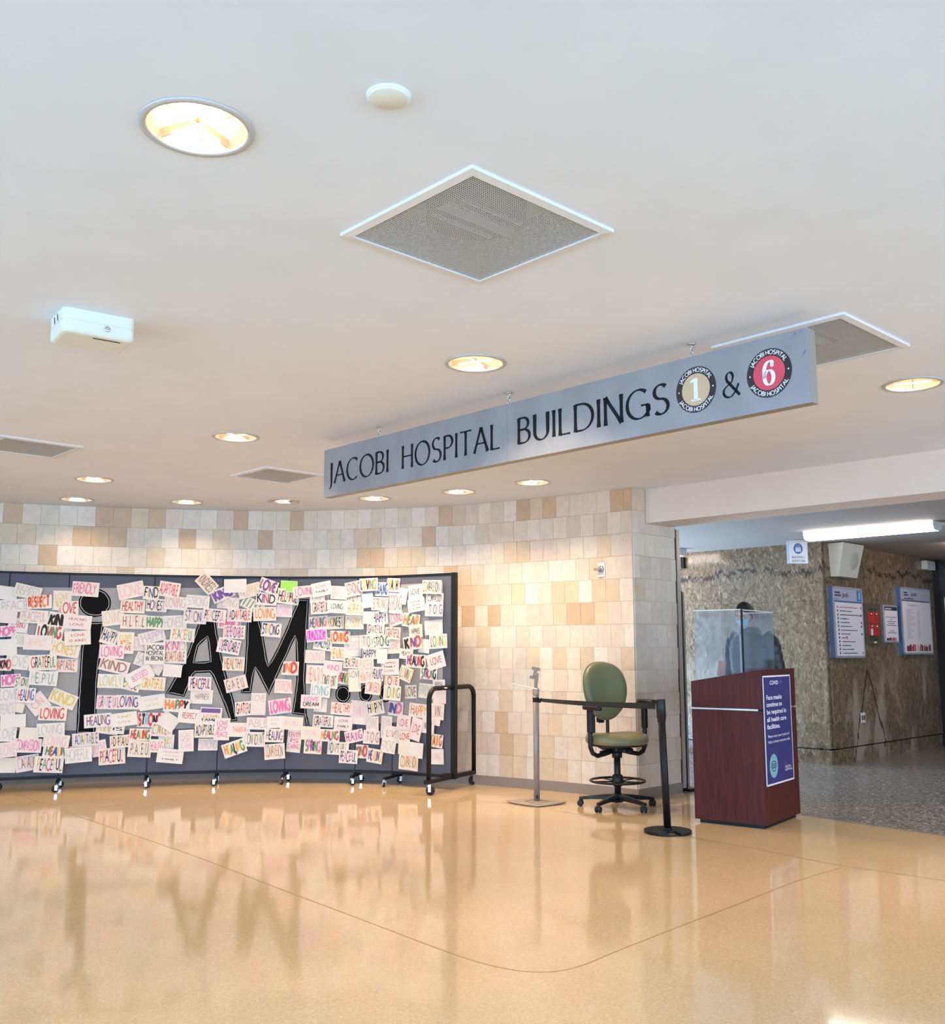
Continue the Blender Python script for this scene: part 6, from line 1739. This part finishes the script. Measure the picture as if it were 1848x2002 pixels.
# fluorescent fixtures on the corridor ceiling
tube_m = mat('lit_diffuser', (1, .97, .93, 1), .4, emit=TUBE_COL, estr=TUBE_L)
def tube_light(c, length, a, label):
    o = empty('strip_light', (c[0], c[1], 2.71), a, label, 'light fixture', 'corridor strip lights')
    P = [(-.125, 0), (.125, 0), (.125, -.045), (.10, -.085), (.05, -.095), (-.05, -.095), (-.10, -.085), (-.125, -.045)]
    mb = MB(); mb.loft([[(x, y, z) for y, z in P[1:] + P[:1]] for x in (-length / 2, length / 2)], caps=False)
    mb.smooth = [False] * len(mb.f); mb.build('diffuser', tube_m, o)
    for s_ in (-1, 1):
        mb = MB(); mb.loft([[(s_ * length / 2 + e_, y, z) for y, z in P] for e_ in (-.008, .008)]); mb.smooth = [False] * len(mb.f); mb.build('end_cap', M['white_metal'], o)
    return o
hd_ = math.atan2(H_DIR.y, H_DIR.x)
tube_light((4.375, 10.79), 1.42, hd_, 'bright fluorescent strip light on the corridor ceiling beyond the header')
tube_light((4.33 + 2.4 * .716, 10.83 - 2.4 * .698), 1.30, hd_, 'second strip light added further along the corridor, out of the frame')  # added out of view for more light in the corridor
tube_light((6.47, 12.55), 1.20, math.atan2(V_DIR.y, V_DIR.x), 'unseen strip light added to brighten the swirled stone wall')  # unseen fixture, added to light the near stone wall
tube_light((2.30, 13.48), 1.30, hd_, 'third strip light above the far corridor end, hidden by the wall')

# ------------------------------------------------------------------ person behind the lectern
PX, PY = 2.61, 9.36
PR = empty('person', (PX, PY, 0), R(-52), 'person in a black quilted jacket and pale blue face mask, head bowed, behind the lectern', 'person'); PR.scale = (1.02, 1.02, 1.02)
skin_m = mat('skin', rgb(198, 146, 120), .5, vary=.05, scale=20)
hair_m = mat('black_hair', (.006, .005, .005, 1), .55, bump=.4, bscale=300)
jacket_m = mat('black_quilted_nylon', (.012, .012, .015, 1), .42)
trous_m = mat('dark_trousers', rgb(34, 36, 44), .8, bump=.1, bscale=300)
mask_m = mat('pale_blue_mask', rgb(176, 206, 222), .8)
shoe_m = mat('dark_shoe', rgb(24, 22, 22), .5)
# local frame: the person faces -y
me = bpy.data.meshes.new('body')
V_ = []; E_ = []; RAD = []
def sv(p, r, link=None):
    V_.append(p); RAD.append(r if isinstance(r, tuple) else (r, r))
    if link is not None: E_.append((link, len(V_) - 1))
    return len(V_) - 1
pel = sv((0, .02, .95), (.155, .11)); sp1 = sv((0, .02, 1.10), (.145, .105), pel); sp2 = sv((0, .025, 1.27), (.165, .115), sp1); ch = sv((0, .025, 1.41), (.15, .10), sp2)
nk0 = sv((0, .015, 1.495), (.062, .062), ch); nk = sv((0, -.015, 1.555), (.056, .058), nk0); hd0 = sv((0, -.045, 1.615), (.068, .075), nk); hd1 = sv((0, -.055, 1.69), (.074, .092), hd0); hd2 = sv((0, -.035, 1.755), (.060, .075), hd1)
for s in (-1, 1):
    sh = sv((s * .175, .025, 1.43), .062, ch); el = sv((s * .245, .035, 1.14), .046, sh); wr = sv((s * .215, -.16, .975), .029, el); pm = sv((s * .195, -.225, .945), (.036, .022), wr)
    kn_ = sv((s * .195, -.262, .930), (.034, .017), pm)
    for k, (dx, l) in enumerate(((-.027, .062), (-.009, .074), (.009, .070), (.026, .056))):
        f0 = sv((s * .195 + dx, -.285, .918), .0088, kn_); f1 = sv((s * .195 + dx, -.285 - l * .45, .895), .0080, f0); f2 = sv((s * .195 + dx * .9, -.285 - l * .62, .868), .0070, f1)
    t0 = sv((s * .195 - s * .040, -.225, .930), .0105, pm); t1 = sv((s * .195 - s * .058, -.262, .912), .0090, t0); t2 = sv((s * .195 - s * .058, -.290, .900), .0078, t1)
    hp = sv((s * .095, .02, .90), .088, pel); kn = sv((s * .105, .01, .50), .058, hp); an = sv((s * .110, .04, .10), .040, kn); to = sv((s * .115, -.10, .045), (.040, .030), an)
me.from_pydata(V_, E_, []); me.update()
body = bpy.data.objects.new('body', me); COL.objects.link(body); body.parent = PR; me.materials.append(skin_m)
sk = body.modifiers.new('skin', 'SKIN'); sk.use_smooth_shade = True
lay = me.skin_vertices[0] if len(me.skin_vertices) else None
if lay is None:
    bm = bmesh.new(); bm.from_mesh(me); bm.verts.layers.skin.verify(); bm.to_mesh(me); bm.free(); lay = me.skin_vertices[0]
for i, r in enumerate(RAD): lay.data[i].radius = r
lay.data[0].use_root = True
sb = body.modifiers.new('smooth', 'SUBSURF'); sb.levels = 1; sb.render_levels = 2

def oval(c, rx, ry, n=28, p=2.3): return [(c[0] + x, c[1] + y, c[2]) for x, y in squircle(rx, ry, n, p)]
# quilted jacket: torso, collar and sleeves
mb = MB(); rg = []
prof = [(.84, .190, .150), (.90, .200, .158), (1.0, .198, .155), (1.12, .196, .152), (1.25, .208, .158), (1.36, .215, .152), (1.43, .200, .135), (1.475, .150, .110), (1.50, .100, .095), (1.535, .092, .092), (1.55, .084, .086)]
zz = .84
def interp(z):
    for a, b in zip(prof[:-1], prof[1:]):
        if a[0] <= z <= b[0]:
            f = (z - a[0]) / (b[0] - a[0]); return a[1] + (b[1] - a[1]) * f, a[2] + (b[2] - a[2]) * f
    return prof[-1][1:]
N_ = 56
for k in range(N_ + 1):
    z = .84 + (1.55 - .84) * k / N_
    rx, ry = interp(z); puff = (abs(math.sin(PI * (z - .84) / .078)) ** .5 - 1) * .010 if z < 1.45 else (abs(math.sin(PI * (z - .84) / .05)) ** .6 - 1) * .006
    rg.append(oval((0, .02 - .02 * max(0, (z - 1.44)) / .1, z), rx + puff, ry + puff))
mb.loft(rg)
for s in (-1, 1):
    P = [Vector((s * .150, .025, 1.445)), Vector((s * .205, .028, 1.40)), Vector((s * .235, .034, 1.28)), Vector((s * .256, .036, 1.14)), Vector((s * .240, -.06, 1.05)), Vector((s * .216, -.165, .980))]
    cv = smooth_path([tuple(p) for p in P], 9); rad = []
    for k in range(len(cv)):
        f = k / (len(cv) - 1); rad.append((.088 - .034 * f) + (abs(math.sin(PI * f * 9)) ** .5 - 1) * .006)
    mb.tube(cv, rad, 16)
jk = mb.build('jacket', jacket_m, PR)
mb = MB(); mb.box((0, -.142, 1.17), (.012, .012, .64)); mb.build('zip', M['metal'], jk)
mb = MB()
for s in (-1, 1): mb.tube(smooth_path([(s * .080, .02, .93), (s * .100, .015, .72), (s * .105, .01, .50), (s * .108, .03, .28), (s * .110, .04, .075)], 5), [.112 - .045 * k / 20 for k in range(21)], 16)
mb.loft([oval((0, .02, z), rx, .135) for z, rx in ((.84, .165), (.90, .185), (.96, .180))]); mb.build('trousers', trous_m, PR)
for s in (-1, 1):
    mb = MB(); mb.loft([[(s * .113 + x, y0 + y * 0, z) for x, z in [(-.045 * w, 0), (.045 * w, 0), (.045 * w, h * .6), (.025 * w, h), (-.025 * w, h), (-.045 * w, h * .6)]] for y0, w, h, y in ((.095, .8, .075, 0), (.04, 1, .10, 0), (-.06, 1.05, .075, 0), (-.13, 1, .05, 0), (-.165, .6, .035, 0))]); mb.build('shoe', shoe_m, PR)
# head: a shaped shell around the end of the body surface, bowed forward
HT = Matrix.Translation((0, -.035, 1.60)) @ Matrix.Rotation(R(20), 4, 'X')
def headshape(th, ph):
    """unit directions to head surface: x across, -y face, z up; origin between the ears"""
    x = math.sin(th) * math.cos(ph); y = math.sin(th) * math.sin(ph); z = math.cos(th)
    rx, ry, rz = .076, .097, .118
    if z < 0: rx *= 1 - .34 * (-z) ** 1.3; rz = .118
    X, Y, Z = x * rx, y * ry, z * rz
    if y < 0:
        f = -y
        Y -= .020 * math.exp(-((z + .12) / .14) ** 2 - (x / .16) ** 2) * f        # nose
        Y += .010 * math.exp(-((z - .06) / .10) ** 2 - ((abs(x) - .38) / .16) ** 2) * f  # eye sockets
        Y -= .006 * math.exp(-((z - .24) / .10) ** 2) * f                            # brow
        Y -= .010 * math.exp(-((z + .86) / .16) ** 2) * f                            # chin
        Y -= .005 * math.exp(-((z + .52) / .07) ** 2 - (x / .25) ** 2) * f           # lips
    return (X, Y, Z + .06)
nt_h, nph = 30, 40
rg = [[headshape(.04 + (PI - .08) * i / nt_h, 2 * PI * k / nph) for k in range(nph)] for i in range(nt_h + 1)]
mb = MB(); mb.M = HT; mb.loft(rg); hdo = mb.build('head', skin_m, PR)
for s in (-1, 1):
    mb = MB(); mb.M = HT @ Matrix.Translation((s * .077, .012, .045)) @ Matrix.Rotation(R(s * 18), 4, 'Z')
    mb.lathe([(.0, -.004), (.020, -.006), (.024, .004), (.018, .009), (.010, .004), (0, .003)], n=16, sx=.62, sy=1.35, rot=Matrix.Rotation(R(90), 4, 'Y') @ Matrix.Rotation(R(90), 4, 'Z')); mb.build('ear', skin_m, hdo)
    mb = MB(); mb.M = HT @ Matrix.Translation((s * .030, -.082, .066)); mb.lathe([(0, -.010), (.007, -.007), (.010, 0), (.007, .007), (0, .010)], n=12); mb.build('eye', M['white_plastic'], hdo)
    mb = MB(); mb.M = HT @ Matrix.Translation((s * .030, -.0915, .066)); mb.lathe([(0, -.0035), (.004, 0), (0, .0035)], n=10); mb.build('iris', hair_m, hdo)
    mb = MB(); mb.M = HT; mb.tube([(s * .046, -.082, .085), (s * .030, -.094, .090), (s * .014, -.094, .087)], .004, 6); mb.build('eyebrow', hair_m, hdo)
# hair: a thick cap over crown, sides and back of the head
mb = MB(); mb.M = HT; rg = []
for i in range(22):
    th = .03 + 1.92 * i / 21; ring_ = []
    for k in range(nph):
        ph = 2 * PI * k / nph; front = max(0, -math.sin(ph)); lim = 1.92 - 1.02 * front ** 1.1
        side = abs(math.cos(ph)); lim -= .18 * side if front > 0 else 0
        t_ = min(th, lim); p = Vector(headshape(t_, ph)); c = Vector((0, 0, .06)); k_ = 1.10 + .015 * math.sin(7 * ph + 3 * th) if th < lim else 1.0
        ring_.append(tuple(c + (p - c) * k_))
    rg.append(ring_)
mb.loft(rg); mb.build('hair', hair_m, PR)
# mask over nose and chin with ear loops
mb = MB(); mb.M = HT; rg = []
for i in range(9):
    th = 1.62 + 1.05 * i / 8; row = []
    for k in range(15):
        ph = -PI / 2 + (k / 14 - .5) * 2.0; p = Vector(headshape(th, ph)); c = Vector((0, 0, .06)); row.append(tuple(c + (p - c) * (1.10 + .012 * (i % 2))))
    rg.append(row)
vs_ = [p for r_2 in rg for p in r_2]; mb.add(vs_, [(i * 15 + k, i * 15 + k + 1, (i + 1) * 15 + k + 1, (i + 1) * 15 + k) for i in range(8) for k in range(14)], True)
mk_ = mb.build('face_mask', mask_m, PR)
mb = MB(); mb.M = HT
for s in (-1, 1):
    mb.tube([(s * .064, -.058, .040), (s * .078, -.01, .070), (s * .080, .025, .058)], .0016, 5); mb.tube([(s * .056, -.055, -.015), (s * .074, -.005, .015), (s * .080, .025, .040)], .0016, 5)
mb.build('ear_loop', M['white_plastic'], mk_)
mb = MB(); mb.M = HT; mb.tube([(-.018, -.098, -.012), (0, -.102, -.010), (.018, -.098, -.012)], .003, 6); mb.build('mouth', mat('lips', rgb(160, 92, 84), .5), hdo)
